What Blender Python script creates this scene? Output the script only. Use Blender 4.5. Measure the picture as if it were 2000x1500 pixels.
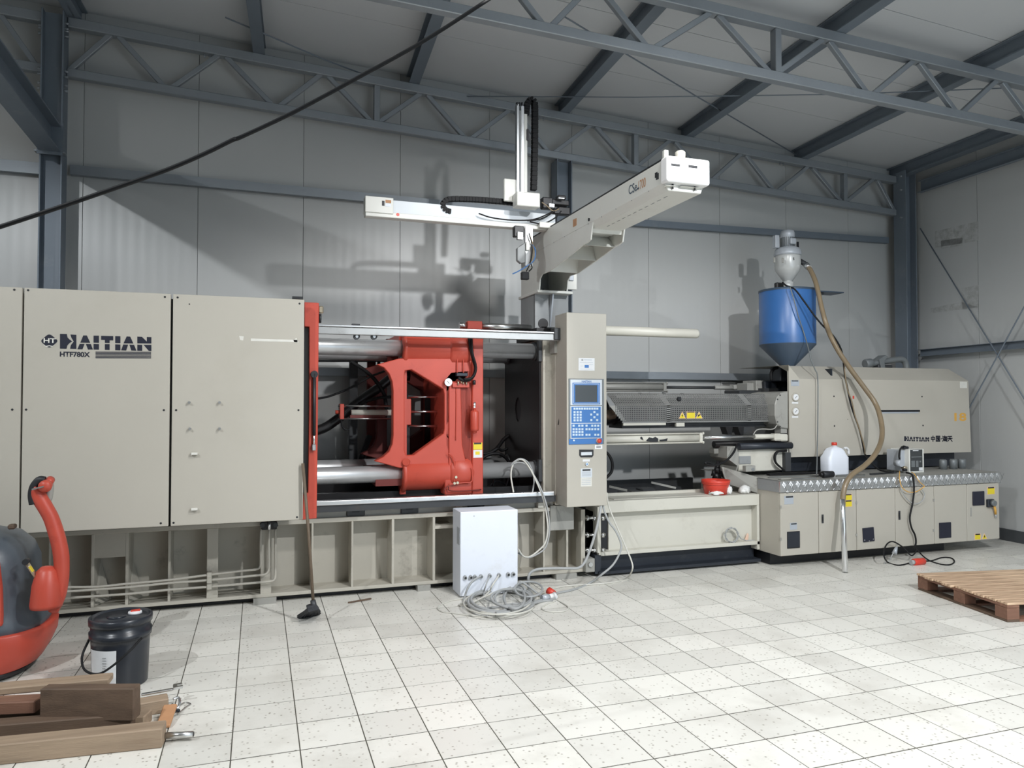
import bpy, bmesh, math, random
from mathutils import Vector as V, Matrix
random.seed(7)
for o in list(bpy.data.objects): bpy.data.objects.remove(o)
scene = bpy.context.scene
COL = scene.collection
R = math.radians
# ------------------------------------------------------------------ camera
FPX, CAMH = 1450.0, 1.61
YAW, PIT = math.atan(495/1450.0), math.atan(35/1450.0)
cd = bpy.data.cameras.new('camera'); cam = bpy.data.objects.new('camera', cd); COL.objects.link(cam)
cam.location = (0, 0, CAMH); cam.rotation_euler = (math.pi/2+PIT, 0, -YAW)
cd.sensor_width = 36; cd.lens = FPX/2000*36; cd.clip_end = 100
scene.camera = cam
# ------------------------------------------------------------------ world, lamps, exposure
w = bpy.data.worlds.new('world'); scene.world = w; w.use_nodes = True
w.node_tree.nodes['Background'].inputs[0].default_value = (0.74, 0.88, 1.0, 1)
w.node_tree.nodes['Background'].inputs[1].default_value = 2.3
def spot(name, loc, target, power, size, blend, radius, col):
    l = bpy.data.lights.new(name, 'SPOT'); l.energy = power; l.spot_size = R(size); l.spot_blend = blend
    l.shadow_soft_size = radius; l.color = col
    o = bpy.data.objects.new(name, l); COL.objects.link(o); o.location = loc
    o.rotation_euler = (V(target)-V(loc)).to_track_quat('-Z', 'Y').to_euler()
    return o
spot('flood_lamp', (3.8, -0.3, 4.6), (3.7, 4.4, 0.0), 1150, 94, 0.7, 0.09, (0.96, 0.98, 1.0))
spot('side_lamp', (-5.2, 4.9, 5.0), (-4.0, 4.9, 0.0), 170, 150, 0.2, 0.10, (0.97, 0.985, 1.0))
spot('hall_lamp', (2.2, 2.3, 4.95), (2.4, 2.9, 0), 430, 142, 0.2, 0.25, (1.0, 0.99, 0.975))
LC = V((-3.3, 1.0, 5.02))
spot('left_lamp', LC, (-1.6, 7.0, 1.6), 640, 130, 0.3, 0.035, (0.93, 0.97, 1.0))
# daylight comes in by the open gate behind the camera: a portal guides the sky's light through it
pl_ = bpy.data.lights.new('gate_portal', 'AREA'); pl_.shape = 'RECTANGLE'; pl_.size = 5.3; pl_.size_y = 4.1; pl_.cycles.is_portal = True
po_ = bpy.data.objects.new('gate_portal', pl_); COL.objects.link(po_); po_.location = (5.15, -3.05, 2.05); po_.rotation_euler = (math.pi/2, 0, 0)
vs = scene.view_settings
vs.view_transform = 'Standard'; vs.look = 'None'; vs.exposure = 0.0; vs.gamma = 1.0; vs.use_curve_mapping = False

# ------------------------------------------------------------------ geometry helpers
_F = V((math.sin(YAW)*math.cos(PIT), math.cos(YAW)*math.cos(PIT), math.sin(PIT)))
_R = V((math.cos(YAW), -math.sin(YAW), 0)); _U = _R.cross(_F); _C = V((0, 0, CAMH))
def ray(x, y): return _F + _R*((x-1000)/FPX) - _U*((y-750)/FPX)
def P(x, y, Y): d = ray(x, y); return _C + d*(Y/d.y)          # point of the plane Y = const
def PX(x, y, X): d = ray(x, y); return _C + d*(X/d.x)         # point of the plane X = const
def PZ(x, y, z=0.0): d = ray(x, y); return _C + d*((z-CAMH)/d.z)
WD = V((0.052, 0.9986, 0)).normalized(); WN = V((-WD.y, WD.x, 0)); W0 = V((8.25, 6.43, 0))   # the right wall
def PW(x, y, off=0.0): d = ray(x, y); return _C + d*(((W0+WN*off-_C).dot(WN))/d.dot(WN))
def proj(p):
    q = V(p)-_C; z = q.dot(_F)
    return (1000+FPX*q.dot(_R)/z, 750-FPX*q.dot(_U)/z, z)
def zbot(X): return 4.50-0.050*X      # truss bottom chord, lower edge
def ztop(X): return 4.955-0.0525*X    # truss top chord, lower edge
def zroof(X): return 5.21-0.0525*X    # underside of the roof

def cat(pts, n=6):
    pts = [V(p) for p in pts]; out = []
    if len(pts) < 3: return pts
    q = [pts[0]*2-pts[1]] + pts + [pts[-1]*2-pts[-2]]
    for i in range(1, len(q)-2):
        a, b, c, d = q[i-1], q[i], q[i+1], q[i+2]
        for k in range(n):
            t = k/n
            out.append(0.5*((2*b)+(c-a)*t+(2*a-5*b+4*c-d)*t*t+(3*b-a-3*c+d)*t**3))
    out.append(pts[-1]); return out

ORG = {}
class MB:
    def __init__(s): s.v = []; s.f = []; s.s = []; s.m = []; s.mi = 0
    def add(s, vs, fs, sm=False):
        k = len(s.v); s.v += [V(p) for p in vs]
        for f in fs: s.f.append([i+k for i in f]); s.s.append(sm); s.m.append(s.mi)
        return s
    def hexa(s, p):
        return s.add(p, [(0,3,2,1),(4,5,6,7),(0,1,5,4),(1,2,6,5),(2,3,7,6),(3,0,4,7)])
    def box(s, a, b):
        x0,x1 = sorted((a[0],b[0])); y0,y1 = sorted((a[1],b[1])); z0,z1 = sorted((a[2],b[2]))
        return s.hexa([(x0,y0,z0),(x1,y0,z0),(x1,y1,z0),(x0,y1,z0),(x0,y0,z1),(x1,y0,z1),(x1,y1,z1),(x0,y1,z1)])
    def obox(s, c, ux, uy, uz):
        c, ux, uy, uz = V(c), V(ux), V(uy), V(uz)
        return s.hexa([c-ux-uy-uz, c+ux-uy-uz, c+ux+uy-uz, c-ux+uy-uz, c-ux-uy+uz, c+ux-uy+uz, c+ux+uy+uz, c-ux+uy+uz])
    def bar(s, p0, p1, w, h, up=(0,0,1)):
        p0, p1 = V(p0), V(p1); d = (p1-p0).normalized(); u = V(up)
        sd = d.cross(u).normalized(); u = sd.cross(d).normalized()
        return s.obox((p0+p1)/2, (p1-p0)/2, sd*w/2, u*h/2)
    def ibeam(s, p0, p1, w, h, t=0.012, up=(0,0,1)):
        p0, p1 = V(p0), V(p1); d = (p1-p0).normalized(); u = V(up)
        sd = d.cross(u).normalized(); u = sd.cross(d).normalized()
        for k in (-1, 1): s.obox((p0+p1)/2+u*k*(h/2-t/2), (p1-p0)/2, sd*w/2, u*t/2)
        return s.obox((p0+p1)/2, (p1-p0)/2, sd*t*0.4, u*(h/2-t))
    def cyl(s, p0, p1, r0, r1=None, n=16, cap=True):
        p0, p1 = V(p0), V(p1); r1 = r0 if r1 is None else r1
        d = (p1-p0).normalized(); a = d.orthogonal().normalized(); b = d.cross(a)
        vs = []
        for p, r in ((p0,r0),(p1,r1)):
            for i in range(n):
                t = 2*math.pi*i/n; vs.append(p+a*math.cos(t)*r+b*math.sin(t)*r)
        s.add(vs, [(i, (i+1)%n, n+(i+1)%n, n+i) for i in range(n)], True)
        if cap:
            s.add(vs[:n], [tuple(reversed(range(n)))]); s.add(vs[n:], [tuple(range(n))])
        return s
    def lathe(s, c, prof, axis=(0,0,1), n=24, sm=True):
        c = V(c); d = V(axis).normalized(); a = d.orthogonal().normalized(); b = d.cross(a); vs = []
        for r, h in prof:
            for i in range(n):
                t = 2*math.pi*i/n; vs.append(c+d*h+(a*math.cos(t)+b*math.sin(t))*r)
        fs = []
        for j in range(len(prof)-1):
            for i in range(n): fs.append((j*n+i, j*n+(i+1)%n, (j+1)*n+(i+1)%n, (j+1)*n+i))
        return s.add(vs, fs, sm)
    def tube(s, pts, r, n=8, rs=None):
        pts = [V(p) for p in pts]; vs = []; pa = None
        for i, p in enumerate(pts):
            d = (pts[min(i+1,len(pts)-1)]-pts[max(i-1,0)])
            d = d.normalized() if d.length > 1e-9 else V((0,0,1))
            if pa is None: a = d.orthogonal().normalized()
            else:
                a = pa-d*pa.dot(d)
                a = a.normalized() if a.length > 1e-6 else d.orthogonal().normalized()
            pa = a; b = d.cross(a); rr = rs[i] if rs else r
            for k in range(n):
                t = 2*math.pi*k/n; vs.append(p+(a*math.cos(t)+b*math.sin(t))*rr)
        m = len(pts); fs = [(j*n+i, j*n+(i+1)%n, (j+1)*n+(i+1)%n, (j+1)*n+i) for j in range(m-1) for i in range(n)]
        s.add(vs, fs, True); s.add(vs[:n], [tuple(reversed(range(n)))]); s.add(vs[-n:], [tuple(range(n))])
        return s
    def prism(s, poly, vec, sm=False):
        poly = [V(p) for p in poly]; vec = V(vec); n = len(poly)
        s.add(poly+[p+vec for p in poly], [tuple(range(n)), tuple(reversed(range(n, 2*n)))])
        return s.add(poly+[p+vec for p in poly], [(i, n+i, n+(i+1)%n, (i+1)%n) for i in range(n)], sm)
    def prismh(s, outer, holes, vec):
        vec = V(vec); bm = bmesh.new(); es = []; loops = [outer]+holes
        for L in loops:
            vv = [bm.verts.new(V(p)) for p in L]
            for i in range(len(vv)): es.append(bm.edges.new((vv[i], vv[(i+1)%len(vv)])))
        bmesh.ops.triangle_fill(bm, use_beauty=True, use_dissolve=False, edges=es)
        bm.verts.index_update(); vs = [v.co.copy() for v in bm.verts]; fs = [[v.index for v in f.verts] for f in bm.faces]; bm.free()
        n = len(vs); s.add(vs, fs); s.add([p+vec for p in vs], [list(reversed(f)) for f in fs])
        k = 0
        for L in loops:
            m = len(L); s.add([V(p) for p in L]+[V(p)+vec for p in L], [(i, m+i, m+(i+1)%m, (i+1)%m) for i in range(m)])
        return s
    def build(s, name, mat, parent=None, bev=0.0, seg=1, org=None, recalc=True):
        if parent is not None: o0 = ORG[parent.name]
        elif org is not None: o0 = V(org)
        else:
            xs = [p.x for p in s.v]; ys = [p.y for p in s.v]; zs = [p.z for p in s.v]
            o0 = V(((min(xs)+max(xs))/2, (min(ys)+max(ys))/2, min(zs)))
        me = bpy.data.meshes.new(name); me.from_pydata([p-o0 for p in s.v], [], s.f)
        me.polygons.foreach_set('use_smooth', s.s)
        mats = mat if isinstance(mat, (list, tuple)) else [mat]
        for m_ in mats: me.materials.append(M[m_] if isinstance(m_, str) else m_)
        if len(mats) > 1: me.polygons.foreach_set('material_index', s.m)
        if recalc:
            bm = bmesh.new(); bm.from_mesh(me); bmesh.ops.remove_doubles(bm, verts=bm.verts, dist=1e-5)
            bmesh.ops.recalc_face_normals(bm, faces=bm.faces); bm.to_mesh(me); bm.free()
        me.update()
        o = bpy.data.objects.new(name, me); COL.objects.link(o); ORG[o.name] = o0
        if parent is not None: o.parent = parent
        else: o.location = o0
        if bev:
            b = o.modifiers.new('bevel', 'BEVEL'); b.width = bev; b.segments = seg; b.limit_method = 'ANGLE'; b.angle_limit = R(50)
        return o
def tag(o, label=None, category=None, group=None, kind=None):
    if label: o['label'] = label
    if category: o['category'] = category
    if group: o['group'] = group
    if kind: o['kind'] = kind
    return o
def thing(name, label, category, loc, group=None):
    o = bpy.data.objects.new(name, None); COL.objects.link(o); o.location = loc; o.empty_display_size = 0.1
    ORG[o.name] = V(loc); return tag(o, label, category, group)
def text(name, body, origin, ux, uz, height, mat, parent, width=None, bold=0.0, thick=0.001):
    """lettering: mesh laid out from origin along ux, letters as high as height along uz"""
    c = bpy.data.curves.new(name, 'FONT'); c.body = body; c.size = 1.0; c.offset = bold; c.extrude = 0
    t = bpy.data.objects.new(name, c); COL.objects.link(t)
    me = bpy.data.meshes.new_from_object(t.evaluated_get(bpy.context.evaluated_depsgraph_get()))
    bpy.data.objects.remove(t)
    if not me.vertices: return None
    xs = [v.co.x for v in me.vertices]; ys = [v.co.y for v in me.vertices]
    x0, x1, y0, y1 = min(xs), max(xs), min(ys), max(ys)
    sy = height/(y1-y0); sx = (width/(x1-x0)) if width else sy
    ux, uz = V(ux).normalized(), V(uz).normalized(); origin = V(origin); o0 = ORG[parent.name]
    for v in me.vertices: v.co = origin+ux*((v.co.x-x0)*sx)+uz*((v.co.y-y0)*sy)-o0
    me.materials.clear(); me.materials.append(M[mat])
    o = bpy.data.objects.new(name, me); COL.objects.link(o); ORG[o.name] = o0; o.parent = parent
    return o
def copyto(src, dloc, parent=None):
    o = src.copy(); COL.objects.link(o); ORG[o.name] = ORG[src.name]
    if parent is not None: o.parent = parent
    o.location = src.location+V(dloc); return o

# ------------------------------------------------------------------ materials
M = {}
def mat(name, col, rough=0.5, metal=0.0, var=0.06, scale=6.0, bump=0.0, bscale=60.0, dirt=None, dscale=2.5, damt=0.5, spec=0.5, obj=False, coat=0.0):
    m = bpy.data.materials.new(name); m.use_nodes = True; nt = m.node_tree; b = nt.nodes['Principled BSDF']
    b.inputs['Roughness'].default_value = rough; b.inputs['Metallic'].default_value = metal
    b.inputs['Specular IOR Level'].default_value = spec; b.inputs['Coat Weight'].default_value = coat
    tc = nt.nodes.new('ShaderNodeTexCoord'); geo = nt.nodes.new('ShaderNodeNewGeometry')
    pos = tc.outputs['Object'] if obj else geo.outputs['Position']
    n = nt.nodes.new('ShaderNodeTexNoise'); n.inputs['Scale'].default_value = scale; n.inputs['Detail'].default_value = 5
    nt.links.new(pos, n.inputs['Vector'])
    mx = nt.nodes.new('ShaderNodeMix'); mx.data_type = 'RGBA'
    c = V(col); mx.inputs[6].default_value = (*(c*(1-var)), 1); mx.inputs[7].default_value = (*[min(1, x*(1+var)) for x in c], 1)
    nt.links.new(n.outputs['Fac'], mx.inputs[0]); out = mx.outputs[2]
    if dirt:
        d = nt.nodes.new('ShaderNodeTexNoise'); d.inputs['Scale'].default_value = dscale; d.inputs['Detail'].default_value = 9; d.inputs['Roughness'].default_value = 0.72
        nt.links.new(pos, d.inputs['Vector'])
        rp = nt.nodes.new('ShaderNodeMapRange'); rp.inputs[1].default_value = 0.56; rp.inputs[2].default_value = 0.72; rp.inputs[3].default_value = 0; rp.inputs[4].default_value = damt
        nt.links.new(d.outputs['Fac'], rp.inputs[0])
        m2 = nt.nodes.new('ShaderNodeMix'); m2.data_type = 'RGBA'; nt.links.new(rp.outputs[0], m2.inputs[0])
        nt.links.new(out, m2.inputs[6]); m2.inputs[7].default_value = (*dirt, 1); out = m2.outputs[2]
    nt.links.new(out, b.inputs['Base Color'])
    if bump:
        bn = nt.nodes.new('ShaderNodeTexNoise'); bn.inputs['Scale'].default_value = bscale; nt.links.new(pos, bn.inputs['Vector'])
        bp = nt.nodes.new('ShaderNodeBump'); bp.inputs['Strength'].default_value = bump; bp.inputs['Distance'].default_value = 0.004
        nt.links.new(bn.outputs['Fac'], bp.inputs['Height']); nt.links.new(bp.outputs[0], b.inputs['Normal'])
    M[name] = m; return m
mat('beige', (0.445, 0.42, 0.365), 0.42, 0, 0.05, 1.6, 0.03, 250, (0.36, 0.33, 0.27), 1.3, 0.22)
mat('beige_worn', (0.455, 0.43, 0.37), 0.5, 0, 0.07, 3, 0.04, 120, (0.13, 0.11, 0.09), 4.5, 0.45)
mat('cream', (0.58, 0.565, 0.50), 0.4, 0, 0.04, 3, 0.02, 200, (0.34, 0.31, 0.26), 3.5, 0.35)
mat('robot_white', (0.66, 0.66, 0.62), 0.38, 0, 0.03, 4, 0, 60, (0.5, 0.48, 0.42), 4, 0.3)
mat('box_white', (0.76, 0.80, 0.88), 0.4, 0, 0.03, 5, 0, 60, (0.6, 0.6, 0.58), 5, 0.35)
mat('red', (0.48, 0.066, 0.040), 0.42, 0, 0.12, 5, 0.06, 90, (0.27, 0.03, 0.02), 4.5, 0.55)
mat('red_bright', (0.62, 0.05, 0.03), 0.35, 0, 0.08, 6)
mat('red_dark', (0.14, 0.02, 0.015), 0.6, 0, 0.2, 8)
mat('steel', (0.62, 0.62, 0.61), 0.28, 1.0, 0.10, 8, 0.02, 40, (0.30, 0.29, 0.27), 5, 0.4)
mat('chrome', (0.72, 0.73, 0.74), 0.24, 1.0, 0.06, 8, 0.01, 30)
mat('alloy', (0.66, 0.67, 0.68), 0.34, 1.0, 0.08, 8, 0.03, 60, (0.36, 0.35, 0.33), 6, 0.35)
mat('rail_grey', (0.40, 0.41, 0.41), 0.45, 0.5, 0.10, 9, 0.03, 60, (0.16, 0.15, 0.14), 7, 0.5)
mat('dark_steel', (0.055, 0.058, 0.062), 0.5, 0.4, 0.2, 8, 0.05, 40, (0.10, 0.075, 0.05), 5, 0.4)
mat('guard_grey', (0.27, 0.27, 0.26), 0.4, 0.3, 0.1, 7, 0, 60, (0.07, 0.065, 0.06), 6, 0.5)
mat('bar_steel', (0.60, 0.605, 0.61), 0.33, 0.6, 0.08, 8, 0.02, 40, (0.34, 0.33, 0.31), 5, 0.35)
mat('black', (0.012, 0.013, 0.016), 0.5, 0, 0.2, 10)
mat('black_rubber', (0.009, 0.009, 0.010), 0.6, 0, 0.15, 20, spec=0.25)
mat('oily_black', (0.012, 0.011, 0.012), 0.38, 0.2, 0.4, 12, 0.08, 50)
mat('blueblack', (0.025, 0.030, 0.040), 0.42, 0.2, 0.15, 6, 0.05, 60, (0.12, 0.12, 0.11), 9, 0.25)
mat('frame_paint', (0.165, 0.195, 0.23), 0.5, 0.15, 0.10, 3, 0.04, 60, (0.26, 0.28, 0.29), 3.5, 0.45)
mat('frame_galv', (0.30, 0.325, 0.35), 0.45, 0.45, 0.12, 5, 0.03, 60, (0.20, 0.22, 0.24), 5, 0.5)
mat('navy', (0.012, 0.014, 0.028), 0.4, 0, 0.05, 10)
mat('white', (0.82, 0.82, 0.82), 0.45, 0, 0.02, 10)
mat('white_soft', (0.75, 0.75, 0.73), 0.7, 0, 0.05, 20, 0.2, 40)
mat('paper', (0.70, 0.71, 0.72), 0.6, 0, 0.05, 30)
mat('grey_paint', (0.27, 0.28, 0.285), 0.5, 0, 0.08, 6, 0.03, 80, (0.12, 0.12, 0.11), 6, 0.4)
mat('grey_worn', (0.33, 0.325, 0.30), 0.5, 0.1, 0.1, 7, 0.05, 80, (0.10, 0.09, 0.08), 8, 0.55)
mat('cable_grey', (0.36, 0.37, 0.37), 0.55, 0, 0.05, 10)
mat('cable_light', (0.58, 0.57, 0.52), 0.55, 0, 0.05, 10)
mat('hose_tan', (0.22, 0.165, 0.10), 0.35, 0, 0.15, 12, 0.1, 80, coat=0.3)
mat('hopper_blue', (0.040, 0.135, 0.36), 0.33, 0, 0.06, 5, 0.02, 40)
mat('hopper_dark', (0.05, 0.075, 0.11), 0.42, 0, 0.15, 7, 0.03, 40)
mat('panel_blue', (0.045, 0.17, 0.45), 0.4, 0, 0.03, 6)
mat('panel_white', (0.60, 0.64, 0.68), 0.4, 0, 0.03, 6)
mat('key', (0.55, 0.66, 0.74), 0.45, 0, 0.05, 30)
mat('screen', (0.045, 0.05, 0.052), 0.22, 0, 0.05, 5)
mat('yellow', (0.72, 0.58, 0.03), 0.5, 0, 0.03, 10)
mat('orange', (0.66, 0.36, 0.07), 0.5, 0, 0.06, 20)
mat('sticker_pink', (0.72, 0.50, 0.38), 0.5, 0, 0.03, 10)
mat('silver_label', (0.46, 0.50, 0.55), 0.4, 0.3, 0.05, 20)
mat('brass', (0.55, 0.48, 0.36), 0.3, 0.8, 0.1, 20)
mat('truck_grey', (0.075, 0.090, 0.108), 0.36, 0, 0.06, 5, 0.05, 90)
mat('bucket_black', (0.020, 0.024, 0.032), 0.3, 0, 0.1, 8, 0.02, 30)
mat('wood_light', (0.33, 0.245, 0.17), 0.7, 0, 0.38, 14, 0.3, 90, (0.22, 0.14, 0.09), 9, 0.6)
mat('wood_dark', (0.115, 0.075, 0.050), 0.7, 0, 0.45, 12, 0.3, 80, (0.05, 0.032, 0.022), 7, 0.7)
mat('wood_red', (0.20, 0.10, 0.065), 0.7, 0, 0.2, 12, 0.2, 80, (0.40, 0.24, 0.15), 9, 0.6)
mat('wood_orange', (0.46, 0.24, 0.12), 0.65, 0, 0.15, 12, 0.2, 80)
mat('tape', (0.66, 0.65, 0.60), 0.35, 0, 0.1, 20)
mat('motor_grey', (0.45, 0.48, 0.52), 0.4, 0.2, 0.06, 8)
mat('loader_grey', (0.50, 0.51, 0.50), 0.3, 0.1, 0.05, 8)
mat('pipe_grey', (0.17, 0.185, 0.19), 0.45, 0.2, 0.1, 8)
mat('bristle', (0.035, 0.037, 0.042), 0.8, 0, 0.4, 60, 0.5, 200)
mat('broomstick', (0.13, 0.095, 0.065), 0.6, 0, 0.25, 25)

def nodes_of(m): return m.node_tree.nodes, m.node_tree.links, m.node_tree.nodes['Principled BSDF']
def panel_mat(name, col, dirtcol, rough):      # coated sandwich sheet with fine vertical profiling
    m = mat(name, col, rough, 0, 0.03, 0.9, 0, 60, dirtcol, 0.8, 0.22)
    N, L, b = nodes_of(m)
    g = N.new('ShaderNodeNewGeometry'); s = N.new('ShaderNodeSeparateXYZ'); L.new(g.outputs['Position'], s.inputs[0])
    ad = N.new('ShaderNodeMath'); ad.operation = 'ADD'; L.new(s.outputs[0], ad.inputs[0]); L.new(s.outputs[1], ad.inputs[1])
    ml = N.new('ShaderNodeMath'); ml.operation = 'MULTIPLY'; ml.inputs[1].default_value = 62.8; L.new(ad.outputs[0], ml.inputs[0])
    sn = N.new('ShaderNodeMath'); sn.operation = 'SINE'; L.new(ml.outputs[0], sn.inputs[0])
    bp = N.new('ShaderNodeBump'); bp.inputs['Strength'].default_value = 0.022; bp.inputs['Distance'].default_value = 0.01
    L.new(sn.outputs[0], bp.inputs['Height']); L.new(bp.outputs[0], b.inputs['Normal'])
    return m
panel_mat('wall_sheet', (0.47, 0.475, 0.465), (0.42, 0.42, 0.405), 0.34)
mat('roof_sheet', (0.57, 0.585, 0.60), 0.45, 0, 0.04, 0.8, 0, 60, (0.50, 0.515, 0.525), 0.7, 0.3)
mat('seam', (0.10, 0.10, 0.10), 0.7)
mat('grout', (0.085, 0.078, 0.062), 0.85, 0, 0.3, 9)
mat('skirting', (0.06, 0.065, 0.07), 0.6, 0, 0.1, 6)
# dusty right wall: patches of grime with an outline of their own
m = panel_mat('wall_sheet_right', (0.50, 0.51, 0.505), (0.44, 0.445, 0.44), 0.4)
# terrazzo tile
m = mat('terrazzo', (0.76, 0.745, 0.69), 0.34, 0, 0.07, 1.1, 0, 60)
N, L, b = nodes_of(m)
g = N.new('ShaderNodeNewGeometry')
vo = N.new('ShaderNodeTexVoronoi'); vo.inputs['Scale'].default_value = 40; L.new(g.outputs['Position'], vo.inputs['Vector'])
r1 = N.new('ShaderNodeMapRange'); r1.inputs[1].default_value = 0.10; r1.inputs[2].default_value = 0.30; r1.inputs[3].default_value = 1; r1.inputs[4].default_value = 0
L.new(vo.outputs['Distance'], r1.inputs[0])
sp = N.new('ShaderNodeSeparateColor'); L.new(vo.outputs['Color'], sp.inputs[0])
gt = N.new('ShaderNodeMath'); gt.operation = 'GREATER_THAN'; gt.inputs[1].default_value = 0.52; L.new(sp.outputs[0], gt.inputs[0])
mu = N.new('ShaderNodeMath'); mu.operation = 'MULTIPLY'; L.new(r1.outputs[0], mu.inputs[0]); L.new(gt.outputs[0], mu.inputs[1])
mu2 = N.new('ShaderNodeMath'); mu2.operation = 'MULTIPLY'; mu2.inputs[1].default_value = 0.85; L.new(mu.outputs[0], mu2.inputs[0])
base = b.inputs['Base Color'].links[0].from_socket
m1 = N.new('ShaderNodeMix'); m1.data_type = 'RGBA'; L.new(mu2.outputs[0], m1.inputs[0]); L.new(base, m1.inputs[6]); m1.inputs[7].default_value = (0.25, 0.22, 0.18, 1)
oi = N.new('ShaderNodeObjectInfo'); rr = N.new('ShaderNodeMapRange'); rr.inputs[3].default_value = 0.90; rr.inputs[4].default_value = 1.07; L.new(oi.outputs['Random'], rr.inputs[0])
hv = N.new('ShaderNodeHueSaturation'); L.new(rr.outputs[0], hv.inputs['Value']); L.new(m1.outputs[2], hv.inputs['Color'])
dn = N.new('ShaderNodeTexNoise'); dn.inputs['Scale'].default_value = 1.7; dn.inputs['Detail'].default_value = 8; dn.inputs['Roughness'].default_value = 0.65; L.new(g.outputs['Position'], dn.inputs['Vector'])
dr = N.new('ShaderNodeMapRange'); dr.inputs[1].default_value = 0.5; dr.inputs[2].default_value = 0.75; dr.inputs[3].default_value = 0; dr.inputs[4].default_value = 0.42; L.new(dn.outputs['Fac'], dr.inputs[0])
m3 = N.new('ShaderNodeMix'); m3.data_type = 'RGBA'; L.new(dr.outputs[0], m3.inputs[0]); L.new(hv.outputs[0], m3.inputs[6]); m3.inputs[7].default_value = (0.36, 0.33, 0.28, 1)
L.new(m3.outputs[2], b.inputs['Base Color'])
for nm in ('wood_light', 'wood_dark', 'wood_red', 'wood_orange'):      # grain runs along the timbers
    nt_ = M[nm].node_tree; g_ = nt_.nodes.new('ShaderNodeNewGeometry'); mp_ = nt_.nodes.new('ShaderNodeMapping'); mp_.inputs['Scale'].default_value = (0.12, 2.2, 2.6) ; mp_.inputs['Rotation'].default_value = (0, 0, 0.08)
    nt_.links.new(g_.outputs['Position'], mp_.inputs[0])
    for n_ in nt_.nodes:
        if n_.type == 'TEX_NOISE': nt_.links.new(mp_.outputs[0], n_.inputs['Vector'])
# pallet boards: long streaky grain
m = mat('pallet_board', (0.50, 0.32, 0.19), 0.65, 0, 0.05, 6)
N, L, b = nodes_of(m)
tc = N.new('ShaderNodeTexCoord'); mp = N.new('ShaderNodeMapping'); mp.inputs['Scale'].default_value = (2.5, 40, 40); L.new(tc.outputs['Object'], mp.inputs[0])
nz = N.new('ShaderNodeTexNoise'); nz.inputs['Scale'].default_value = 1.6; nz.inputs['Detail'].default_value = 6; L.new(mp.outputs[0], nz.inputs['Vector'])
cr = N.new('ShaderNodeValToRGB'); cr.color_ramp.elements[0].position = 0.33; cr.color_ramp.elements[0].color = (0.30, 0.18, 0.11, 1); cr.color_ramp.elements[1].position = 0.62; cr.color_ramp.elements[1].color = (0.68, 0.49, 0.33, 1)
L.new(nz.outputs['Fac'], cr.inputs[0]); L.new(cr.outputs[0], b.inputs['Base Color'])

# ================================================================== THE SETTING
WY = 7.87
mb = MB().box((-6.2, -3.2, -0.12), (8.9, 8.1, -0.0016))
floor = tag(mb.build('floor', 'grout', org=(0, 0, 0)), 'pale terrazzo tile floor with dark joints and grime', kind='structure')
TS = 0.3015
t0 = PZ(1596, 1426)
tm = MB(); h = TS/2-0.0027; g = TS/2-0.0040; c = 0.0002
tm.add([(-h,-g,-0.006),(h,-g,-0.006),(h,g,-0.006),(-h,g,-0.006),(-h+c,-g+c,0),(h-c,-g+c,0),(h-c,g-c,0),(-h+c,g-c,0)],
       [(4,5,6,7),(0,1,5,4),(1,2,6,5),(2,3,7,6),(3,0,4,7)])
tiles = []
for i in range(-40, 30):
    for j in range(-30, 40):
        x = t0.x+(i+0.5)*TS; y = t0.y+(j+0.5)*TS
        if not (-6.1 < x < 8.35 and -3.1 < y < 8.0): continue
        seen = False
        if y > 2.2:
            q = proj((x, y, 0)); seen = (-40 < q[0] < 2040 and q[1] < 1530 and q[2] > 0) and y < 6.5
        tiles.append((0 if seen else 1, y, x, y))
tiles.sort()
first = None; rest = MB()
for k, (u, _, x, y) in enumerate(tiles):
    dz = random.uniform(-0.0006, 0.0006)
    if u == 0 and k < 300:
        if first is None: first = tm.build('tile', 'terrazzo', floor); o = first
        else: o = first.copy(); COL.objects.link(o); o.parent = floor
        o.location = (x, y, dz); o.rotation_euler = (random.uniform(-.0008, .0008), random.uniform(-.0008, .0008), 0)
    else:
        rest.add([(p.x+x, p.y+y, p.z+dz) for p in tm.v], tm.f)
tag(rest.build('tile_field', 'terrazzo', floor), kind='stuff')

mb = MB().box((-6.2, WY+0.012, 0), (8.9, WY+0.15, 5.8))
wall_back = tag(mb.build('wall_back', 'seam', org=(0, WY, 0)), 'back wall of pale grey sandwich panels', kind='structure')
pm = MB().box((0.0018, 0, 0.0), (0.9982, 0.011, 5.7)); first = None
for k in range(-6, 9):
    x = 0.421+k
    if first is None: first = pm.build('wall_panel', 'wall_sheet', wall_back, bev=0.0015); o = first
    else: o = copyto(first, (0,0,0))
    # mesh is stored relative to the wall origin; shift each copy by its own x
    o.location = (x, WY, 0)
def wallpt(t, off=0.0, z=0.0): return W0+WD*t+WN*off+V((0, 0, z))   # t along the right wall from its anchor
mb = MB().hexa([wallpt(-9.6,-0.15), wallpt(-9.6,-0.012), wallpt(1.5,-0.012), wallpt(1.5,-0.15)]+[wallpt(-9.6,-0.15,5.4), wallpt(-9.6,-0.012,5.4), wallpt(1.5,-0.012,5.4), wallpt(1.5,-0.15,5.4)])
wall_right = tag(mb.build('wall_right', 'seam', org=tuple(W0)), 'right side wall of pale grey sandwich panels with dust marks', kind='structure')
for k in range(-10, 2):
    t = PW(1911, 600).y-W0.y+k+0.0
    a, b_ = t+0.003, t+0.997
    mb = MB().hexa([wallpt(a,-0.011), wallpt(a), wallpt(b_), wallpt(b_,-0.011)]+[wallpt(a,-0.011,5.3), wallpt(a,0,5.3), wallpt(b_,0,5.3), wallpt(b_,-0.011,5.3)])
    mb.build('wall_panel', 'wall_sheet_right', wall_right, bev=0.0015)
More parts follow.
